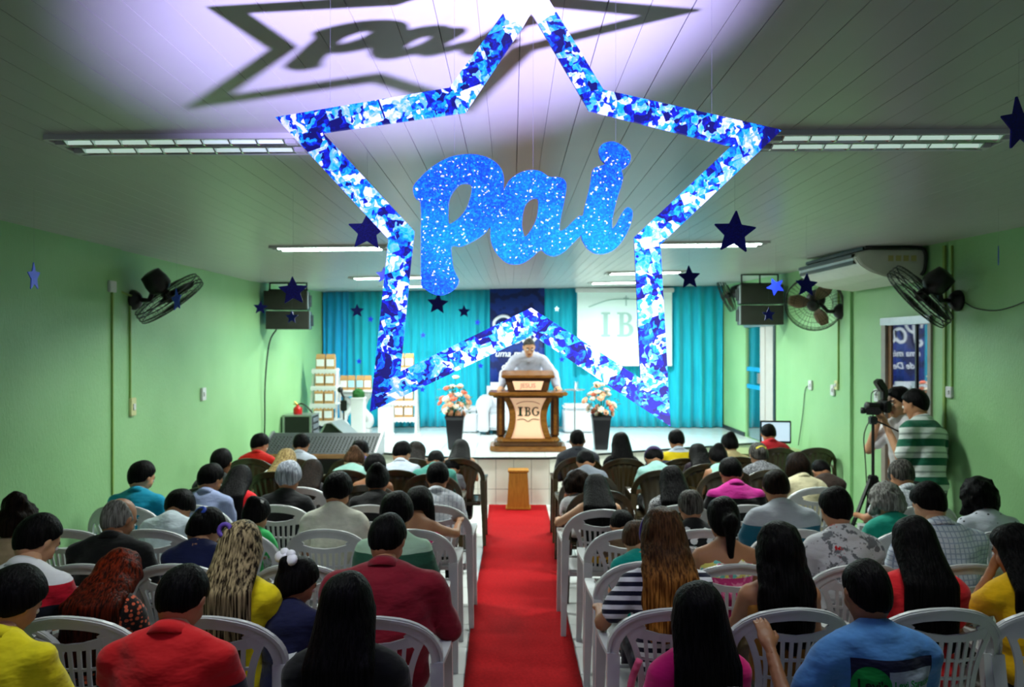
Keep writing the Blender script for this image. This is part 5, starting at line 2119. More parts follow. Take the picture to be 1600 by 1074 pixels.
def figure(label, loc, rotz, j, skin, hair, top, bottom, res=1.0, hires=False, seated=True, hs=1.0, group=None, acc=()):
    root = thing('person', label, 'person', loc, rotz, group)
    s = j['s']
    # body: one continuous surface, head and hands merged into the same mesh
    nb = j['N'] + (j['hc'] - j['N']) * 0.75

    def body(P):
        d = torso_field(P, j)
        d = smin(d, cone(P, j['N'] - (j['hc'] - j['N']) * 0.35, nb, 0.056 * s, 0.050 * s * hs), 0.03)
        for k in (0, 1):
            d = smin(d, arm_field(P, j, k, 2, 0), 0.035)
        d = smin(d, leg_field(P, j), 0.04)
        return d
    allp = [j['H'], j['N'], nb, *j['S'], *j['E'], *j['Wr'], *j['knee'], *j['ank'], *j['toe']]
    lo, hi = bounds(allp, 0.15 * s)
    lo[2] = min(lo[2], -0.01)
    V, Q = field(body, lo, hi, 0.021 * res)
    HV, HF, HI = HEAD_HI if hires else HEAD_LO
    parts = [(V, [tuple(f) for f in Q], np.zeros(len(Q), int))]
    parts.append(((HV * hs) @ j['hR'].T + j['hc'], HF, HI))
    for k in (0, 1):
        hv, hq = HAND[(0.0075, j['grip'][k])]
        d = j.get('hdir', [None, None])[k]
        if d is None:
            d = j['Wr'][k] - j['E'][k]
        d = d / np.linalg.norm(d)
        up_ = j['hup'][k]
        x_ = np.cross(d, up_)
        x_ /= np.linalg.norm(x_)
        z_ = np.cross(x_, d)
        M_ = np.stack([x_, d, z_], 1)
        mir = np.array([1.0 if k == 0 else -1.0, 1, 1])
        Vh = (hv * mir * s * 0.98) @ M_.T + j['Wr'][k]
        Qh = hq if k == 0 else hq[:, ::-1]
        parts.append((Vh, [tuple(f) for f in Qh], np.zeros(len(Qh), int)))
    off = 0
    AV, AF, AI = [], [], []
    for v, f, i_ in parts:
        AV.append(v)
        AF += [tuple(int(a) + off for a in t) for t in f]
        AI.append(i_)
        off += len(v)
    link('body', to_mesh('body', np.concatenate(AV), AF, True, SKIN[skin], np.concatenate(AI)), root)

    # top
    kind, tm = top[0], top[1]
    if callable(tm):
        tm = tm(j['H'][2] - 0.09 * s, j['N'][2] + 0.02 * s)
    frac = {'short': 0.62, 'long': 1.93, 'none': 0.0, 'tank': 0.0, 'roll': 1.15, 'jacket': 1.95}[kind]
    inf = 0.020 if kind != 'jacket' else 0.032
    a2 = j['ang'][2]
    ud = j['RT'] @ np.array([0, math.sin(a2), math.cos(a2)])

    def shirt(P):
        d = torso_field(P, j, inf)
        if frac:
            for k in (0, 1):
                d = smin(d, arm_field(P, j, k, frac, inf + 0.006), 0.016)
        if kind == 'tank':
            d = smax(d, (P - (j['N'] - ud * 0.135 * s).astype(np.float32)) @ ud.astype(np.float32), 0.015)
            for k in (0, 1):
                sx = (1 if k else -1) * 0.075 * s
                pb = j['N'] - ud * 0.15 * s + j['RT'] @ np.array([sx, -0.105 * s, 0])
                pt = j['N'] - ud * 0.045 * s + j['RT'] @ np.array([sx * 1.15, -0.01 * s, 0])
                d = smin(d, cone(P, pb, pt, 0.02, 0.02), 0.01)
        if kind == 'none':
            for k in (0, 1):
                sx = (1 if k else -1)
                sd = j['RT'] @ np.array([sx, 0, 0.0])
                d = smax(d, (P - (j['C'] + sd * 0.150 * j['w'] * s).astype(np.float32)) @ sd.astype(np.float32), 0.015)
        # the cloth ends at the seat / hip
        d = smax(d, (j['H'][2] - 0.075 * s) - P[..., 2], 0.02)
        ax_ = np.abs(P[..., 0])
        ph_ = NPERSON[0] * 1.7
        d = d + 0.0048 * np.sin(30 * P[..., 2] + 26 * ax_ + 2.0 * np.sin(9 * P[..., 0] + ph_) + ph_) * np.sin(8 * P[..., 0] + ph_) + 0.0025 * np.sin(52 * P[..., 2] - 30 * ax_ + ph_)
        return d
    pts = [j['H'], j['N'], j['C'], *j['S']]
    if frac:
        pts += [*j['E']]
    if frac > 1:
        pts += [*j['Wr']]
    lo, hi = bounds(pts, 0.19 * s * max(1, j['belly']))
    so = add_mesh_part('shirt', field(shirt, lo, hi, 0.0155 * res), tm, root)
    if len(top) > 2 and top[2] == 'collar':
        ax3 = ud * 0.6 + (j['hc'] - j['N']) / np.linalg.norm(j['hc'] - j['N']) * 0.4
        ax3 /= np.linalg.norm(ax3)
        sx3 = j['RT'] @ np.array([1.0, 0, 0])
        fx3 = np.cross(ax3, sx3)
        o3 = j['N'] - ud * 0.010 * s

        def col(u, v):
            t = 2 * PI * u
            pr_ = ((0.066, -0.020), (0.058, 0.022), (0.064, 0.034), (0.076, 0.020), (0.092, -0.016))
            k_ = v * 4
            i_ = min(3, int(k_))
            f_ = k_ - i_
            rad = (pr_[i_][0] * (1 - f_) + pr_[i_ + 1][0] * f_) * s * (0.85 + 0.15 * j['w'])
            hh = (pr_[i_][1] * (1 - f_) + pr_[i_ + 1][1] * f_) * s
            return tuple(o3 + sx3 * math.cos(t) * rad + fx3 * math.sin(t) * rad * 1.05 + ax3 * (hh - 0.012 * math.sin(t) * s))
        MB().grid(col, 22, 4).build('collar', tm, so, smooth=True, fix=False).modifiers.new('t', 'SOLIDIFY').thickness = 0.004
    # lower garment
    key = 'seat' if seated else None
    bm_ = cloth_plain('trousers %s' % (bottom,), {'navy': (22, 26, 44), 'black': (16, 16, 18), 'denim': (44, 60, 92), 'khaki': (120, 104, 76), 'grey': (70, 72, 76), 'pink': (200, 70, 130)}[bottom])

    def trou(P):
        d = leg_field(P, j, 0.014, False)
        d = smin(d, ell(P, j['H'] - np.array([0, 0, 0.01 * s]), (0.168 * j['w'] * s, 0.135 * s, 0.115 * s)), 0.04)
        return smax(d, P[..., 2] - (j['H'][2] + 0.06 * s), 0.02)
    kk = (round(s, 1), round(j['w'], 1), seated, round(float(j['H'][1]), 2), round(float(j['H'][2]), 2))
    if not seated or kk not in _TR:
        pts = [j['H'], *j['hipj'], *j['knee'], *j['ank']]
        lo, hi = bounds(pts, 0.17 * s)
        V, Q = field(trou, lo, hi, 0.024)
        o = link('trousers', to_mesh('trousers', V, Q, True, (bm_,)), root)
        if seated:
            _TR[kk] = o.data
    else:
        o = link('trousers', _TR[kk], root)
        o.material_slots[0].link = 'OBJECT'
        o.material_slots[0].material = bm_
    for k in (0, 1):
        a, t = Vector(j['ank'][k]), Vector(j['toe'][k])
        d = (t - a)
        if 'shoe' not in _TR:
            _TR['shoe'] = field(lambda P: smax(smin(ell(P, (0, 0.02, 0.035), (0.045, 0.085, 0.05)), ell(P, (0, 0.11, 0.028), (0.043, 0.075, 0.035)), 0.03), 0.002 - P[..., 2], 0.008), (-0.07, -0.09, -0.02), (0.07, 0.21, 0.12), 0.014)
            _TR['shoe_me'] = to_mesh('shoe', _TR['shoe'][0], _TR['shoe'][1], True, (M_BLACK,))
        o = link('shoe', _TR['shoe_me'], root)
        o.location = (a.x, a.y, max(0.0, a.z - 0.075 * s))
        o.scale = (s, s, s)
        o.rotation_euler = (0, 0, math.atan2(-d.x, d.y))
    # hair
    ho = root
    if hair:
        st_, col, ln = hair
        ho = add_mesh_part('hair', build_hair(j, st_, ln, hs, 0.0125 * res), HAIRM[col](), root)
    hc, hR = j['hc'], j['hR']

    def hp(x, y, z):
        return Vector(hc + hR @ (np.array([x, y, z]) * hs))
    RM = Matrix([list(r_) for r_ in hR]).to_4x4()
    for a in acc:
        if a[0] == 'bow':
            m_ = mat('white ribbon', (240, 238, 250), 0.5)
            b = MB()
            for sx in (-1, 1):
                b.ball((sx * 0.04, -0.015, 0.0), 0.036, 8, 6, (1.1, 0.55, 0.8))
                b.ball((sx * 0.025, -0.02, 0.022), 0.03, 8, 6, (1.0, 0.5, 0.7))
            b.ball((0, -0.02, 0), 0.018)
            b.xform(Matrix.Translation(hp(-0.02, -0.105, 0.075)) @ RM)
            b.build('hair_bow', m_, ho, smooth=True)
        elif a[0] == 'tie':
            c_ = hp(*a[2])
            b = MB().tube([Vector((0.026 * math.cos(t), 0.0, 0.026 * math.sin(t))) for t in np.linspace(0, 2 * PI, 12, endpoint=False)], 0.011, 6, closed=True)
            b.xform(Matrix.Translation(c_) @ RM)
            b.build('hair_tie', mat('hair tie ' + a[1], {'blue': (30, 70, 190), 'pink': (230, 120, 140), 'yellow': (230, 214, 60), 'purple': (90, 60, 160), 'white': (235, 235, 235)}[a[1]], 0.6), ho, smooth=True)
        elif a[0] == 'clip':
            b = MB().sweep(cr([(-0.045, 0.012, 0), (0, -0.008, 0.006), (0.045, 0.012, 0)]), 0.012, 0.016)
            b.xform(Matrix.Translation(hp(*a[2])) @ RM)
            b.build('hair_clip', mat('clip ' + a[1], {'white': (236, 236, 236), 'yellow': (236, 216, 60), 'silver': (200, 200, 205)}[a[1]], 0.3), ho)
        elif a[0] == 'band':
            b = MB().sweep([Vector((0.104 * math.cos(t), 0.02, 0.118 * math.sin(t) + 0.01)) for t in np.linspace(-0.2, PI + 0.2, 18)], 0.024, 0.008, up=lambda p: Vector((p.x, 0, p.z)))
            b.xform(Matrix.Translation(hp(0, 0, 0)) @ RM @ Matrix.Scale(hs, 4))
            b.build('hair_band', mat('purple band', (74, 50, 130), 0.6), ho)
        elif a[0] == 'cap':
            m_ = cloth_plain('purple cap', (58, 44, 86))
            V, Q = field(lambda P: smax(ell(P, (0, -0.01, 0.02), (0.098, 0.115, 0.115)), 0.012 - P[..., 2], 0.01), (-0.13, -0.16, -0.02), (0.13, 0.14, 0.16), 0.012)
            b = MB().add([tuple(v) for v in V], [tuple(int(i) for i in f) for f in Q])
            b.xform(Matrix.Translation(hp(0, 0, 0)) @ RM @ Matrix.Scale(hs, 4))
            b.build('cap_crown', m_, root, smooth=True, fix=False)
            b = MB().grid(lambda u, v: (0.085 * math.sin(PI * (u - 0.5)), 0.07 + 0.11 * v * math.cos(PI * (u - 0.5)) ** 0.5 if 0 < u < 1 else 0.07, 0.022 - 0.015 * v), 10, 4)
            b.xform(Matrix.Translation(hp(0, 0, 0)) @ RM @ Matrix.Scale(hs, 4))
            b.build('cap_brim', m_, root, smooth=True)
    NPERSON[0] += 1
    return root, so


def seated_joints(s, w, belly, t, yaw=0.0, tiltz=0.0, arms='lap', htilt=0.0, lean=None):
    phi = math.radians(1 + 15 * t) if lean is None else lean
    psi = math.radians(1 + 42 * t)
    adult = s > 0.76
    hipz = 0.44 + 0.105 * s
    H, W, Cc, N, ang = spine(phi, s, w, hipz, -0.055)
    a = ang[2] + psi
    hc = N + np.array([0, math.sin(a * 0.9), math.cos(a * 0.9)]) * 0.148 * s
    hR = rz_(yaw) @ rx(-(a * 0.80)) @ ry(htilt)
    j = dict(s=s, w=w, belly=belly, H=H, W=W, C=Cc, N=N, ang=ang, hc=hc, hR=hR, RT=np.eye(3))
    a2 = ang[2]
    up_ = np.array([0, math.sin(a2), math.cos(a2)])
    S_, E, Wr = [], [], []
    hup = []
    for k, sx in enumerate((-1, 1)):
        sp = Cc + up_ * 0.062 * s + np.array([sx * 0.184 * w * s, 0, 0])
        pose = arms if isinstance(arms, str) else arms[k]
        if isinstance(pose, tuple):
            e, wv = (np.array(q_) for q_ in pose)
            hu = np.array([0, 0, 1.0])
        elif pose == 'rest':     # forearm on the chair arm
            e = np.array([sx * 0.285, sp[1] + 0.04, 0.71])
            wv = np.array([sx * 0.27, 0.26, 0.69])
            hu = np.array([0, 0, 1.0])
        elif pose == 'face':
            e = sp + np.array([sx * 0.05, 0.20, -0.20]) * s
            wv = hc + np.array([sx * 0.085, 0.07, -0.11]) * s
            hu = np.array([-sx * 0.3, -1.0, 0])
        else:                    # hands in the lap
            e = sp + np.array([sx * 0.055, 0.10, -0.25]) * s
            wv = np.array([sx * 0.09, max(0.22, e[1] + 0.14), hipz + 0.105 * s])
            hu = np.array([0, 0, 1.0])
        S_.append(sp)
        E.append(e)
        Wr.append(wv)
        hup.append(hu)
    j.update(S=S_, E=E, Wr=Wr, hup=hup, grip=[False, False])
    kz = hipz - 0.012
    az = 0.085 if adult else max(0.085, kz - 0.40 * s)
    j['hipj'] = [np.array([sx * 0.088 * s, -0.03, hipz - 0.01]) for sx in (-1, 1)]
    j['knee'] = [np.array([sx * 0.11 * s, -0.055 + 0.44 * s, kz]) for sx in (-1, 1)]
    j['ank'] = [np.array([sx * 0.11 * s, -0.055 + 0.43 * s, az]) for sx in (-1, 1)]
    j['toe'] = [np.array([sx * 0.12 * s, -0.055 + 0.58 * s, max(0.03, az - 0.05)]) for sx in (-1, 1)]
    return j


ROW = {'A': 2.45, 'B': 3.22, 'C': 3.98, 'D': 4.72, 'E': 5.43, 'F': 6.10, 'G': 6.93, 'H': 7.62, 'I': 8.40}
_DBG = []


def sit(row, px, py, s, w, skin, hair, top, label, chair, bottom='black', belly=1.0, arms='lap', yaw=0.0, rot=0.0, acc=(), child=False, htilt=0.0, dY=0.0, bow=None, chairlab=None, hs=None, cx=None):
    child_ = s < 0.86
    Yc = ROW[row] + (0.10 if px > 800 and row in 'AB' else 0.0) + dY
    oy = Yc + 0.275                         # chair centre
    lo_t, hi_t = 0.0, 1.25

    def head(t, s_):
        j = seated_joints(s_, w, belly, t)
        return oy + j['hc'][1], j['hc'][2]
    if bow is None:
        bow = 0.45 if hair[0] in ('long', 'wavy') else 0.75
    best = None
    kf = 1 - 0.018 * (Yc - 2.45)
    s = s * (0.955 if s > 0.86 else 1.0) * kf
    for s_ in [s * k_ for k_ in (1, 0.97, 0.94, 0.91, 0.88, 0.85, 1.03, 1.06)]:
        for t in np.linspace(0, 1.3, 27):
            y, z = head(t, s_)
            e = abs((CAMZ - z) * F / y + 537 - py) + 32 * abs(s_ - s) / s + 10 * max(0, t - bow) + 3 * max(0, 0.3 - t)
            if best is None or e < best[0]:
                best = (e, t, s_, y, z)
    e, t, s_, y, z = best
    X = (px - 800) * y / F
    _DBG.append((label[:30], row, round(e, 1), round(float(t), 2), round(s_, 2)))
    j = seated_joints(s_, w, belly, t, yaw, 0, arms, htilt)
    res = 1.0 if Yc < 5 else (1.12 if Yc < 6.5 else 1.25)
    h_ = (hs if hs else (1.0 if not child_ else 0.93)) * (0.5 + 0.5 * kf)
    X0 = X if cx is None else (cx - 800) * (oy) / F
    root, so = figure(label, (X, oy, 0), rot, j, skin, hair, top, bottom, res, False, True, h_, None, acc)
    if chair:
        cl = chairlab or label
        kind = 'b' if chair == 'b' else 'w'
        place_chair(kind, X0, oy, rot, k=kf, label=('dark brown' if kind == 'b' else 'white slatted') + ' plastic chair under the person ' + cl)
    return root, so, j
# ================================================================== the congregation
PL = cloth_plain


def P(row, px, py, s, w, skin, hair, top, d, chair='w', **kw):
    return sit(row, px, py, s, w, skin, hair, top, 'seated person ' + d, chair, chairlab=d, **kw)


BK = ('short', 'black', 0)
DK = ('short', 'dark', 0)
YEL = PL('yellow polo', (222, 206, 18))
# ---- left block, from the nearest row to the stage
P('A', 22, 942, 1.0, 1.02, 'c', ('full', 'black', 0), ('short', YEL, 'collar'), 'in yellow polo at the left picture edge', yaw=-0.25, bottom='denim')
P('A', 286, 938, 1.02, 1.08, 'c', BK, ('short', cloth_bands('red navy polo', 0.45, 1.10, [(0, (16, 18, 40)), (0.66, (200, 18, 24))]), 'collar'), 'in red and navy polo in the nearest row', yaw=-0.1, bottom='navy', belly=1.1)
P('A', 543, 952, 0.96, 0.98, 'c', ('long', 'black', 0.52), ('short', PL('black dress', (14, 14, 16))), 'in all black in the nearest row')
P('B', 60, 846, 1.03, 1.0, 'b', BK, ('short', cloth_bands('white red black polo', 0.45, 1.12, [(0, (225, 225, 230)), (0.40, (16, 18, 30)), (0.47, (230, 230, 230)), (0.50, (16, 18, 30)), (0.70, (205, 18, 44)), (0.86, (232, 232, 236))]), 'collar'), 'in white, red, black polo at the left', yaw=-0.4, bottom='black')
P('B', 184, 914, 0.92, 0.92, 'b', ('wavy', 'red', 0.30), ('short', cloth_dots('orange dotted blouse', (24, 12, 12), (206, 92, 60), 46, 0.42)), 'in dark blouse with orange dots')
P('B', 376, 858, 0.98, 0.92, 'c', ('long', 'streak', 0.42), ('short', PL('yellow blouse', (236, 214, 20))), 'in yellow blouse in the left block', acc=(('tie', 'purple', (-0.05, -0.09, 0.075)),), rot=-0.08)
P('B', 460, 912, 0.70, 0.95, 'c', ('bun', 'black', 0), ('short', PL('navy dress', (20, 24, 62))), 'in navy with a white hair bow, a child', chair=None, acc=(('bow',),), yaw=-0.5, rot=-0.2)
P('B', 606, 846, 1.10, 1.30, 'c', BK, ('long', PL('burgundy shirt', (128, 14, 36)), 'collar'), 'in burgundy shirt beside the aisle', belly=1.22, bottom='black', arms=('lap', 'rest'), yaw=-0.2)
P('C', 28, 822, 0.94, 0.95, 'c', ('curlybun', 'dark', 0), ('long', PL('beige cardigan', (176, 152, 120))), 'in beige cardigan at far left')
P('C', 187, 812, 1.03, 1.15, 'c', ('bald', 'grey', 0), ('short', PL('black polo', (18, 18, 20)), 'collar'), 'in black polo in the left block', belly=1.2, yaw=-0.35)
P('C', 322, 828, 0.97, 0.96, 'b', ('tail', 'black', 0.27), ('short', PL('navy blouse', (18, 26, 70))), 'in navy blouse with hand at face', acc=(('tie', 'blue', (0, -0.112, 0.035)),), yaw=-0.55, arms=('lap', 'face'))
P('C', 620, 806, 1.0, 1.0, 'c', ('full', 'black', 0), ('short', cloth_bands('green striped shirt', 0.45, 1.06, [(0, (20, 30, 30)), (0.3, (36, 84, 66)), (0.62, (44, 96, 74)), (0.82, (176, 212, 184))])), 'in green banded shirt behind the burgundy shirt', bottom='black', belly=1.1)
P('D', 280, 796, 0.96, 1.0, 'c', ('full', 'black', 0), ('short', PL('white blouse', (214, 226, 234))), 'in white blouse bowing low at left', bow=0.9)
P('D', 398, 806, 0.74, 0.95, 'c', ('bun', 'black', 0), ('short', PL('green dress', (52, 190, 100))), 'in bright green dress, a child', acc=(('clip', 'white', (0.02, -0.10, 0.06)),), rot=-0.15)
P('D', 528, 770, 0.99, 1.02, 'c', ('full', 'black', 0), ('short', PL('cream blouse', (222, 220, 204))), 'in cream blouse in the left block', acc=(('clip', 'silver', (-0.02, -0.06, 0.10)),), yaw=-0.2)
P('D', 654, 792, 0.95, 0.92, 'c', ('bob', 'black', 0.09), ('tank', PL('magenta top', (196, 24, 112))), 'in magenta top with arm round the neighbour', arms=('lap', ((0.24, 0.18, 0.74), (0.25, 0.42, 0.77))), yaw=-0.2)
P('E', 222, 746, 1.02, 1.05, 'b', BK, ('short', PL('turquoise polo', (0, 142, 176)), 'collar'), 'in turquoise polo by the left wall', yaw=-0.4, belly=1.1)
P('E', 329, 750, 1.0, 1.0, 'c', BK, ('long', cloth_plaid('blue checked shirt', (150, 160, 196), (134, 146, 186), (140, 150, 190), 0.012, 0.012), 'collar'), 'in pale blue shirt in the left block', yaw=-0.4)
P('E', 374, 752, 0.98, 0.9, 'c', ('long', 'black', 0.42), ('short', PL('red tee', (206, 16, 28))), 'in red top beside the pale blue shirt', dY=0.2, chair=None)
P('E', 451, 748, 0.97, 1.04, 'c', ('full', 'silver', 0), ('short', PL('black blouse', (16, 16, 19))), 'in black blouse in the left block')
P('E', 590, 753, 0.95, 1.0, 'd', ('bun', 'black', 0), ('short', PL('black tee', (18, 16, 18))), 'in black tee near the aisle, left block')
P('E', 684, 748, 1.02, 1.0, 'd', BK, ('long', cloth_plaid('white striped shirt', (212, 214, 222), (170, 176, 190), (206, 208, 216), 0.03, 0.05), 'collar'), 'in white striped shirt bent forward by the aisle', bow=0.9, belly=1.05)
P('F', 346, 724, 1.0, 1.0, 'd', BK, ('short', PL('dark green tee', (24, 30, 26))), 'in dark tee by the left wall', chair='b')
P('F', 487, 742, 0.94, 0.9, 'c', ('long', 'dark', 0.40), ('short', PL('charcoal top', (22, 20, 24))), 'in charcoal top in the left block')
P('F', 586, 733, 0.97, 0.98, 'd', ('full', 'black', 0), ('tank', PL('coral strap top', (222, 110, 96))), 'in coral strap top', chair='b', dY=0.1)
P('G', 447, 722, 0.95, 0.9, 'a', ('long', 'blonde', 0.36), ('short', PL('white tee', (226, 226, 226))), 'in white tee behind the pale grey shirt', chair='b', dY=-0.1)
P('G', 553, 722, 0.95, 0.95, 'a', ('bun', 'brown', 0), ('short', PL('mint blouse', (150, 196, 184))), 'in mint blouse in the left block', bow=0.9, chair='b', yaw=-0.5)
P('G', 628, 710, 1.02, 1.0, 'b', BK, ('long', PL('white shirt', (206, 214, 230)), 'collar'), 'in white shirt in the second row, left', chair='b', yaw=-0.5)
P('G', 681, 727, 1.0, 1.05, 'd', ('buzz', 'black', 0), ('short', PL('teal tee', (74, 146, 134)), 'collar'), 'in teal shirt by the aisle', chair='b', dY=-0.2)
P('H', 406, 696, 1.0, 1.0, 'c', BK, ('short', PL('red polo', (200, 26, 16)), 'collar'), 'in red polo before the mixing console', chair='b', yaw=-0.5)
P('H', 471, 696, 1.0, 1.0, 'c', BK, ('long', PL('pale grey shirt', (184, 190, 204)), 'collar'), 'in pale grey shirt before the mixing console', chair='b')
P('H', 562, 707, 0.95, 0.92, 'c', ('full', 'black', 0), ('short', PL('purple top', (70, 54, 110))), 'in purple top before the stage, left', chair='b')
P('H', 651, 714, 0.94, 0.9, 'b', ('long', 'dark', 0.34), ('short', PL('taupe top', (120, 100, 90))), 'in taupe top beside the white shirt', chair='b', yaw=0.5)
P('H', 720, 706, 0.98, 0.92, 'b', ('long', 'black', 0.34), ('tank', PL('dark tank top', (30, 24, 26))), 'in dark tank top by the aisle, front row', chair='b')
P('G', 706, 742, 0.66, 0.95, 'c', BK, ('short', PL('child grey tee', (110, 112, 120))), 'in grey tee, a child by the aisle', chair=None, dY=0.35)

# ---- right block
root, so, jj = P('A', 1355, 925, 1.03, 1.04, 'd', ('buzz', 'black', 0), ('short', PL('blue tee', (66, 118, 176))), 'in blue printed tee in the nearest row', bottom='denim', arms=(((-0.31, 0.0, 0.66), (-0.31, 0.20, 0.83)), 'lap'), rot=0.05)
BLUE_SHIRT, BLUE_J = so, jj
P('A', 1090, 966, 0.94, 0.92, 'c', ('long', 'black', 0.50), ('short', cloth_bands('magenta and white top', 0.45, 1.05, [(0, (206, 18, 110)), (0.9, (206, 18, 110))])), 'in magenta top in the nearest row', rot=0.1)
P('B', 1036, 838, 0.94, 0.92, 'c', ('wavy', 'ombre', 0.40), ('short', cloth_repeat('navy white stripes', 0.042, [(0, (22, 24, 48)), (0.5, (232, 232, 238))], 0.3)), 'in navy and white stripes by the aisle', acc=(('band',),), arms=('rest', 'lap'), bottom='navy')
P('B', 1217, 862, 0.98, 0.98, 'c', ('wavy', 'black', 0.40), ('tank', PL('ochre halter', (166, 110, 40))), 'in ochre halter dress in the right block', bottom='khaki')
P('B', 1428, 850, 0.98, 0.96, 'b', ('long', 'black', 0.44), ('short', PL('coral red tee', (226, 36, 44))), 'in coral red tee in the right block', rot=-0.05)
P('B', 1586, 862, 0.96, 0.95, 'c', ('long', 'black', 0.34), ('short', PL('golden tee', (232, 180, 8))), 'in golden yellow tee at the right edge', arms=('face', 'lap'), acc=(('clip', 'silver', (0.03, -0.06, 0.09)),), yaw=0.5, bottom='black')
P('C', 996, 848, 0.80, 0.92, 'b', ('full', 'brown', 0), ('short', PL('teal top', (0, 150, 140))), 'in teal top half hidden behind the stripes', dY=0.05)
P('C', 1130, 812, 0.97, 0.98, 'c', ('tail', 'black', 0.26), ('tank', cloth_floral('floral print')), 'in floral strap dress with white hair clip', acc=(('clip', 'white', (0, -0.09, 0.06)),), bottom='pink')
P('C', 1306, 796, 1.0, 0.98, 'b', BK, ('short', cloth_splash('white tee with grey and red splashes', (206, 206, 212), (110, 112, 118), (196, 24, 34))), 'in white tee with grey and red splashes', bottom='denim')
P('C', 1451, 788, 1.03, 1.08, 'b', BK, ('long', cloth_plaid('white blue grid shirt', (210, 218, 230), (150, 166, 190), (160, 174, 198), 0.026, 0.026), 'collar'), 'in white shirt with blue grid', belly=1.15, yaw=0.15)
P('D', 972, 826, 0.70, 0.95, 'c', BK, ('short', PL('child brown tee', (96, 74, 54))), 'in brown tee, a child by the aisle', arms=('face', 'lap'))
root, so, jj = P('D', 1079, 794, 0.84, 1.0, 'c', ('short', 'salt', 0), ('short', PL('black print tee', (20, 20, 24))), 'in black tee with white flowers and red letters')
REMO_SHIRT, REMO_J = so, jj
P('D', 1213, 764, 1.03, 1.1, 'c', ('short', 'dark', 0), ('short', cloth_bands('teal and pale polo', 0.45, 1.06, [(0, (20, 92, 116)), (0.72, (22, 96, 120)), (0.75, (178, 182, 192))]), 'collar'), 'in pale and teal polo in the right block', belly=1.15, yaw=-0.2)
P('D', 1386, 788, 0.95, 1.0, 'b', ('curly', 'grey', 0.05), ('short', PL('jade blouse', (20, 156, 134))), 'in jade blouse in the right block')
P('D', 1529, 780, 0.96, 0.98, 'c', ('curly', 'black', 0.09), ('short', cloth_dots('white and black lace top', (206, 210, 222), (24, 24, 28), 22, 0.16)), 'in white top with black lace', rot=-0.05)
P('E', 932, 768, 0.97, 0.92, 'b', ('long', 'black', 0.44), ('none', PL('mustard top', (216, 158, 22))), 'in mustard sleeveless top by the aisle', arms=('rest', 'lap'), dY=-0.15)
P('E', 1050, 755, 0.97, 0.95, 'b', ('long', 'black', 0.40), ('short', cloth_zebra('zebra blouse', (190, 190, 194), (36, 36, 40), 16)), 'in zebra blouse in the right block')
P('E', 1142, 740, 1.0, 1.02, 'c', ('short', 'black', 0), ('short', cloth_bands('black magenta polo', 0.45, 1.04, [(0, (18, 16, 20)), (0.84, (196, 30, 140))]), 'collar'), 'in black polo with magenta yoke', bow=0.9, belly=1.1)
P('E', 1409, 744, 1.02, 1.0, 'c', ('short', 'salt', 0), ('short', cloth_plaid('grey checked shirt', (196, 200, 206), (150, 156, 166), (160, 166, 176), 0.02, 0.02), 'collar'), 'in grey checked shirt before the tripod', arms=('rest', 'lap'))
P('E', 903, 760, 0.62, 0.95, 'b', ('curly', 'dark', 0.03), ('short', PL('child white tee', (214, 212, 214))), 'in white tee, a small child by the aisle', chair='b', yaw=-1.0, dY=0.55, cx=934)
P('F', 1247, 731, 0.97, 0.95, 'b', ('bob', 'dark', 0.10), ('long', PL('beige shirt', (206, 196, 160)), 'collar'), 'in beige shirt in the right block', bow=0.9, cx=1262)
P('F', 1283, 742, 0.84, 0.95, 'c', BK, ('short', PL('brown tee', (60, 46, 40))), 'in brown tee beside the beige shirt', chair=None, dY=0.45)
P('G', 1022, 718, 0.98, 0.98, 'c', BK, ('short', PL('mint tee', (164, 212, 204))), 'in mint tee and purple cap', chair='b', acc=(('cap',),), yaw=-0.1)
P('G', 1122, 717, 0.95, 0.95, 'c', ('bun', 'black', 0), ('none', PL('mint strap top', (170, 226, 208))), 'in mint strap top with pink hair tie', chair='b', acc=(('tie', 'pink', (0.01, -0.115, 0.05)),))
P('G', 1185, 712, 0.95, 0.95, 'b', ('tail', 'salt', 0.12), ('short', cloth_zebra('grey patterned blouse', (160, 160, 166), (50, 50, 56), 20)), 'in grey patterned blouse with yellow clip', chair='b', acc=(('clip', 'yellow', (0, -0.125, 0.0)),))
P('G', 915, 724, 0.98, 0.98, 'c', BK, ('short', PL('grey tee', (120, 126, 138))), 'in grey tee by the aisle', chair='b', dY=-0.25)
P('G', 1091, 713, 0.95, 0.92, 'b', ('long', 'black', 0.34), ('short', PL('dark plum top', (46, 32, 44))), 'in plum top in the right block', chair='b', dY=0.35)
P('H', 902, 689, 1.04, 1.08, 'd', ('buzz', 'black', 0), ('jacket', PL('charcoal jacket', (52, 54, 62)), 'collar'), 'in charcoal jacket at the front by the aisle', chair='b', dY=0.1)
P('H', 970, 699, 0.98, 0.92, 'b', ('long', 'black', 0.40), ('short', PL('black front top', (20, 18, 20))), 'in black in the front row, right block', chair='b')
P('H', 1057, 690, 1.0, 1.0, 'c', BK, ('short', cloth_bands('yellow grey blue polo', 0.45, 1.04, [(0, (20, 90, 170)), (0.55, (150, 150, 164)), (0.72, (90, 90, 120)), (0.78, (226, 196, 20)), (0.95, (190, 200, 214))]), 'collar'), 'in yellow, grey and blue banded polo', chair='b')
P('H', 1140, 696, 0.95, 0.92, 'b', ('bun', 'black', 0), ('short', PL('sand top', (196, 176, 130))), 'in sand top before the stage, right', chair='b', dY=0.1)
P('I', 1201, 679, 1.02, 1.02, 'c', BK, ('short', cloth_bands('red white polo', 0.45, 1.06, [(0, (40, 40, 46)), (0.42, (204, 204, 214)), (0.80, (186, 22, 38))]), 'collar'), 'in red and white polo at the monitor', chair='b', yaw=-0.25)

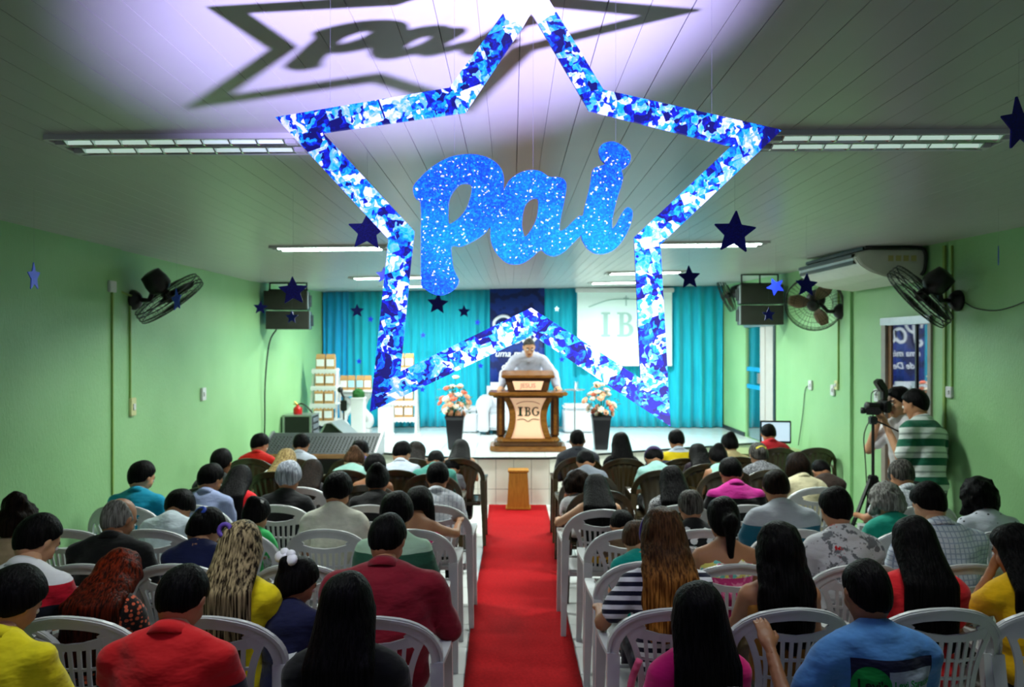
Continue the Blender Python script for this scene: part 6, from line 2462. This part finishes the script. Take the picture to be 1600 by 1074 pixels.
# ---- empty chairs that show between the people
for kind, row, px, lab in (('w', 'D', 110, 'white slatted plastic chair standing empty by the left wall'),
                           ('b', 'I', 1274, 'dark brown plastic chair standing empty by the right wall, near the monitor'),
                           ('w', 'C', 468, 'white slatted plastic chair standing empty before the child with the white bow')):
    y = ROW[row] + 0.275
    place_chair(kind, (px - 800) * (y - 0.2) / F, y, 0.0, lab, 1 - 0.018 * (ROW[row] - 2.45))


# ---- prints on the two tee shirts, draped over the cloth
def drape(name, VF, m, parent, shirt, ox, oz, off):
    me = shirt.data
    bv = BVHTree.FromPolygons([v.co for v in me.vertices], [tuple(p.vertices) for p in me.polygons])
    V, Fc = VF
    out = []
    for v in V:
        hit = bv.ray_cast(Vector((ox + v.x, -1.5, oz + v.y)), Vector((0, 1, 0)))
        y = hit[0].y if hit[0] else -0.2
        out.append((ox + v.x, y - off, oz + v.y))
    return MB().add(out, Fc).build(name, m, parent, smooth=True, fix=False)


def quad_grid(x0, x1, z0, z1, n=14):
    m = MB().grid(lambda u, v: (x0 + (x1 - x0) * u, z0 + (z1 - z0) * v, 0), n, n)
    return m.V, m.F


def disc(cx_, cz_, r_, n=28):
    V = [Vector((cx_, cz_, 0))]
    Fc = []
    for k in range(1, 6):
        for i in range(n):
            V.append(Vector((cx_ + r_ * k / 5 * math.cos(2 * PI * i / n), cz_ + r_ * k / 5 * math.sin(2 * PI * i / n), 0)))
    for i in range(n):
        Fc.append((0, 1 + i, 1 + (i + 1) % n))
        for k in range(4):
            a = 1 + k * n
            Fc.append((a + i, a + n + i, a + n + (i + 1) % n, a + (i + 1) % n))
    return V, Fc


def shift(VF, dx, dz):
    return [Vector((v.x + dx, v.y + dz, 0)) for v in VF[0]], VF[1]


rt = BLUE_SHIRT
Nz = BLUE_J['N'][2]
NAVY = PL('navy print', (16, 18, 50))
GRN = PL('green print', (0, 120, 50))
GREYW = PL('pale grey print', (150, 160, 176))
BKP = PL('black print', (8, 16, 14))
oz = Nz - 0.165
drape('printed_panel', quad_grid(-0.135, 0.16, -0.10, 0.10), NAVY, rt, BLUE_SHIRT, 0, oz, 0.003)
drape('printed_panel', quad_grid(-0.02, 0.155, -0.10, 0.065), GREYW, rt, BLUE_SHIRT, 0, oz, 0.005)
drape('printed_badge', disc(-0.075, 0.015, 0.062), GRN, rt, BLUE_SHIRT, 0, oz, 0.0065)
drape('lettering', shift(text_mesh("Levi's", 0.042, 0, 0.0012), -0.075, 0.018), BKP, rt, BLUE_SHIRT, 0, oz, 0.009)
drape('lettering', shift(text_mesh('Levi Strauss', 0.032, 0, 0.0008), 0.07, 0.022), GRN, rt, BLUE_SHIRT, 0, oz, 0.009)
rt = REMO_SHIRT
Nz = REMO_J['N'][2]
WHT = PL('white print', (226, 226, 230))
REDP = PL('red print', (150, 14, 24))
for k, (dx, dz) in enumerate(((-0.10, -0.06), (-0.055, -0.035), (0.0, -0.055), (0.06, -0.04), (0.11, -0.065), (-0.02, -0.09), (0.085, -0.095))):
    drape('printed_flower', disc(dx, dz, 0.024, 8), WHT, rt, REMO_SHIRT, 0, Nz, 0.005)
drape('lettering', shift(text_mesh('REMO', 0.075, 0, 0.003), 0, -0.155), WHT, rt, REMO_SHIRT, 0, Nz, 0.005)
drape('lettering', shift(text_mesh('REMO', 0.070, 0, 0.0), 0, -0.155), REDP, rt, REMO_SHIRT, 0, Nz, 0.008)


# ================================================================== standing figures
def stand_joints(s, w, H, phi, RT, hpitch, hyaw, belly=1.0):
    """torso bent by phi about the hip; RT turns the whole trunk about z (and rolls it)"""
    H0, W, Cc, N, ang = spine(phi, s, w, 0, 0)
    tr = lambda p: RT @ p + H
    j = dict(s=s, w=w, belly=belly, H=tr(H0), W=tr(W), C=tr(Cc), N=tr(N), ang=ang, RT=RT)
    a = ang[2] + hpitch
    j['hc'] = tr(N + np.array([0, math.sin(a), math.cos(a)]) * 0.150 * s)
    j['hR'] = RT @ rz_(hyaw) @ rx(-a)
    a2 = ang[2]
    up_ = np.array([0, math.sin(a2), math.cos(a2)])
    j['S'] = [tr(Cc + up_ * 0.062 * s + np.array([sx * 0.184 * w * s, 0, 0])) for sx in (-1, 1)]
    j['grip'] = [False, False]
    j['hup'] = [np.array([0, 0, 1.0])] * 2
    j['hipj'] = [H + RT @ np.array([sx * 0.088 * s, 0, -0.02]) for sx in (-1, 1)]
    return j


# the person speaking at the lectern, leaning on it, facing the hall
H = np.array([0.0, 0.0, 0.86])
j = stand_joints(1.0, 1.05, H, math.radians(43), np.eye(3), math.radians(-26), 0.12, 1.15)
j['knee'] = [np.array([sx * 0.11, 0.03, 0.50]) for sx in (-1, 1)]
j['ank'] = [np.array([sx * 0.12, -0.02, 0.09]) for sx in (-1, 1)]
j['toe'] = [np.array([sx * 0.15, 0.13, 0.03]) for sx in (-1, 1)]
# local +y points to the camera after turning half round
j['E'] = [np.array([sx * 0.34, 0.34, 0.98]) for sx in (-1, 1)]
j['Wr'] = [np.array([sx * 0.38, 0.50, 0.815]) for sx in (-1, 1)]
j['hdir'] = [np.array([sx * 0.2, 1.0, -0.12]) for sx in (-1, 1)]
figure('person in pale grey shirt leaning on the lectern with both hands', (0.235, 11.12, STZ), PI, j, 'b', ('buzz', 'salt', 0),
       ('long', PL('pale lilac shirt', (180, 180, 198)), 'collar'), 'black', 0.85, True, False)

# cameraman in the green striped polo, bending to the left behind the tripod
RT = ry(0.17) @ rz_(0.45)
H = np.array([0.06, 0.0, 0.90])
j = stand_joints(0.98, 0.92, H, math.radians(17), RT, math.radians(10), 0.1, 1.0)
j['knee'] = [np.array([-0.05, 0.12, 0.49]), np.array([0.17, 0.05, 0.49])]
j['ank'] = [np.array([-0.07, 0.06, 0.09]), np.array([0.18, -0.06, 0.09])]
j['toe'] = [np.array([-0.12, 0.20, 0.03]), np.array([0.14, 0.09, 0.03])]
SL, SR = j['S']
j['E'] = [SL + np.array([-0.07, -0.01, -0.28]), SR + np.array([0.06, 0.06, -0.27])]
j['Wr'] = [SL + np.array([-0.15, 0.03, -0.52]), SR + np.array([0.02, 0.20, -0.42])]
j['hup'] = [np.array([1.0, 0, 0.2]), np.array([-1.0, 0.2, 0])]
green = cloth_repeat('green white stripes', 0.15, [(0, (22, 92, 70)), (0.34, (196, 204, 200)), (0.56, (140, 152, 148)), (0.66, (205, 212, 208)), (0.94, (22, 92, 70))], 0.18)
CAMP = at(1437, 0, 6.0)
figure('standing person in green and white striped polo bending at the tripod', (3.19, 6.12, 0), 0.0, j, 'c', ('short', 'black', 0), ('short', green, 'collar'), 'black', 0.85, False, False)

# photographer half hidden behind, facing left with a camera at the face
RT = rz_(PI / 2 + 0.15)
H = np.array([0.0, 0.0, 0.88])
j = stand_joints(0.95, 1.0, H, math.radians(6), RT, math.radians(6), 0.0, 1.0)
j['knee'] = [np.array([0.0, -0.10, 0.49]), np.array([0.0, 0.10, 0.49])]
j['ank'] = [np.array([0.03, -0.11, 0.09]), np.array([0.03, 0.11, 0.09])]
j['toe'] = [np.array([-0.11, -0.12, 0.03]), np.array([-0.11, 0.13, 0.03])]
hc = j['hc']
lens = hc + np.array([-0.20, -0.03, -0.05])
j['E'] = [j['S'][0] + np.array([-0.17, -0.06, -0.20]), j['S'][1] + np.array([-0.17, 0.05, -0.20])]
j['Wr'] = [hc + np.array([-0.16, -0.06, -0.13]), hc + np.array([-0.11, 0.09, -0.11])]
j['hdir'] = [np.array([-0.5, 0.35, 0.75]), np.array([-0.5, -0.35, 0.75])]
j['hup'] = [np.array([0.3, -1.0, 0.3]), np.array([0.3, 1.0, 0.3])]
j['grip'] = [True, True]
PX, PY = 3.37, 6.66
figure('standing photographer in white shirt aiming a flash camera leftward', (PX, PY, 0), 0.0, j, 'b', ('full', 'black', 0), ('short', PL('white photographer shirt', (214, 210, 214))), 'black', 0.85, True, False)
pc = thing('photo_camera', 'black photo camera with flash held by the photographer', 'camera', (PX + hc[0] - 0.13, PY + hc[1] - 0.02, hc[2] - 0.035), PI / 2 + 0.15)
MB().box((0, 0, 0), (0.14, 0.06, 0.10)).build('camera_body', M_BLACK, pc, bevel=0.012)
MB().lathe([(0.036, 0.03), (0.038, 0.09), (0.034, 0.10), (0.042, 0.16), (0.036, 0.165)], 16, rot=Matrix.Rotation(-PI / 2, 3, 'X')).build('lens', M_BLACK, pc, smooth=True)
MB().box((0, 0, 0.06), (0.05, 0.05, 0.03)).build('viewfinder_hump', M_BLACK, pc, bevel=0.008)
MB().box((0, 0.0, 0.11), (0.06, 0.045, 0.09)).build('flash_foot', M_BLACK, pc, bevel=0.008)
fh = MB().box((0, 0, 0), (0.075, 0.06, 0.11))
fh.xform(Matrix.Translation((0, 0.035, 0.18)) @ Matrix.Rotation(-0.6, 4, 'X'))
fh.build('flash_head', M_BLACK, pc, bevel=0.01)

# video camera on its tripod
tp_ = at(1364, 0, 6.55)
tz = at(0, 641, 6.55).z
tr = thing('tripod', 'black tripod standing by the right wall before the glass door', 'tripod', (tp_.x, 6.55, 0))
top_ = tz - 0.03
MB().tube([(0, 0, 0.62), (0, 0, top_ - 0.06)], 0.013, 8).build('centre_column', M_BLACK, tr)
MB().box((0, 0, top_ - 0.055), (0.06, 0.07, 0.07)).build('pan_head', M_BLACK, tr, bevel=0.01)
MB().box((0, 0, 0.86), (0.07, 0.07, 0.07)).build('shoulder', M_BLACK, tr, bevel=0.01)
MB().tube([(0.02, -0.02, top_ - 0.06), (0.16, -0.14, top_ - 0.14)], 0.007, 6).build('pan_handle', M_BLACK, tr)
for a in (math.radians(200), math.radians(320), math.radians(80)):
    d = Vector((math.cos(a), math.sin(a), 0))
    lg_ = MB().beam(Vector((0, 0, 0.86)) + d * 0.03, Vector((0, 0, 0.44)) + d * 0.24, 0.026, 0.020).build('leg', M_BLACK, tr)
    MB().beam(Vector((0, 0, 0.47)) + d * 0.225, Vector((0, 0, 0.0)) + d * 0.46, 0.018, 0.014).build('leg_extension', M_BLACK, lg_)
    MB().beam(Vector((0, 0, 0.50)), Vector((0, 0, 0.50)) + d * 0.21, 0.008, 0.006).build('brace', M_DARK, tr)
vc = thing('video_camera', 'small black video camera mounted on the tripod', 'camera', (tp_.x, 6.55, top_ - 0.015), math.radians(62))
MB().box((0, 0, 0.035), (0.055, 0.125, 0.06)).build('camera_body', M_BLACK, vc, bevel=0.012)
MB().lathe([(0.026, 0.0), (0.028, 0.03), (0.022, 0.035)], 12, (0, 0.06, 0.038), Matrix.Rotation(-PI / 2, 3, 'X')).build('lens', M_DARK, vc, smooth=True)
MB().box((0.045, 0.01, 0.04), (0.010, 0.075, 0.045)).build('flip_screen', M_BLACK, vc, bevel=0.003)
cable('camera_cable', [(tp_.x + 0.02, 6.56, tz - 0.02), (tp_.x - 0.05, 6.6, tz - 0.2), (tp_.x - 0.04, 6.6, 1.0), (tp_.x - 0.02, 6.6, 0.6), (tp_.x, 6.62, 0.30)], 0.005, 'thin black cable hanging down beside the tripod')
cable('charger_cable', [(XR - 0.03, wall_y(1372), at(0, 617, wall_y(1372)).z), (XR - 0.12, 7.3, 1.56), (tp_.x + 0.15, 6.9, 1.56), (tp_.x + 0.01, 6.6, tz + 0.02)], 0.005, 'thin black cable from the socket to the video camera')

# pink bag hanging on a chair by the aisle, nearest right
pb = thing('shoulder_bag', 'pink shoulder bag hanging on the chair of the navy striped top', 'bag', (at(1000, 0, 3.42).x, 3.36, 0.40))
MB().tube(cr([(-0.02, -0.05, 0.26), (-0.055, -0.05, 0.16), (-0.05, -0.05, 0.06), (0.0, -0.05, 0.0)]), 0.016, 8).build('strap', PL('pink leather', (214, 84, 124)), pb, smooth=True)
MB().box((0.07, -0.03, -0.06), (0.20, 0.07, 0.16)).build('bag_body', PL('pink leather', (214, 84, 124)), pb, bevel=0.02)
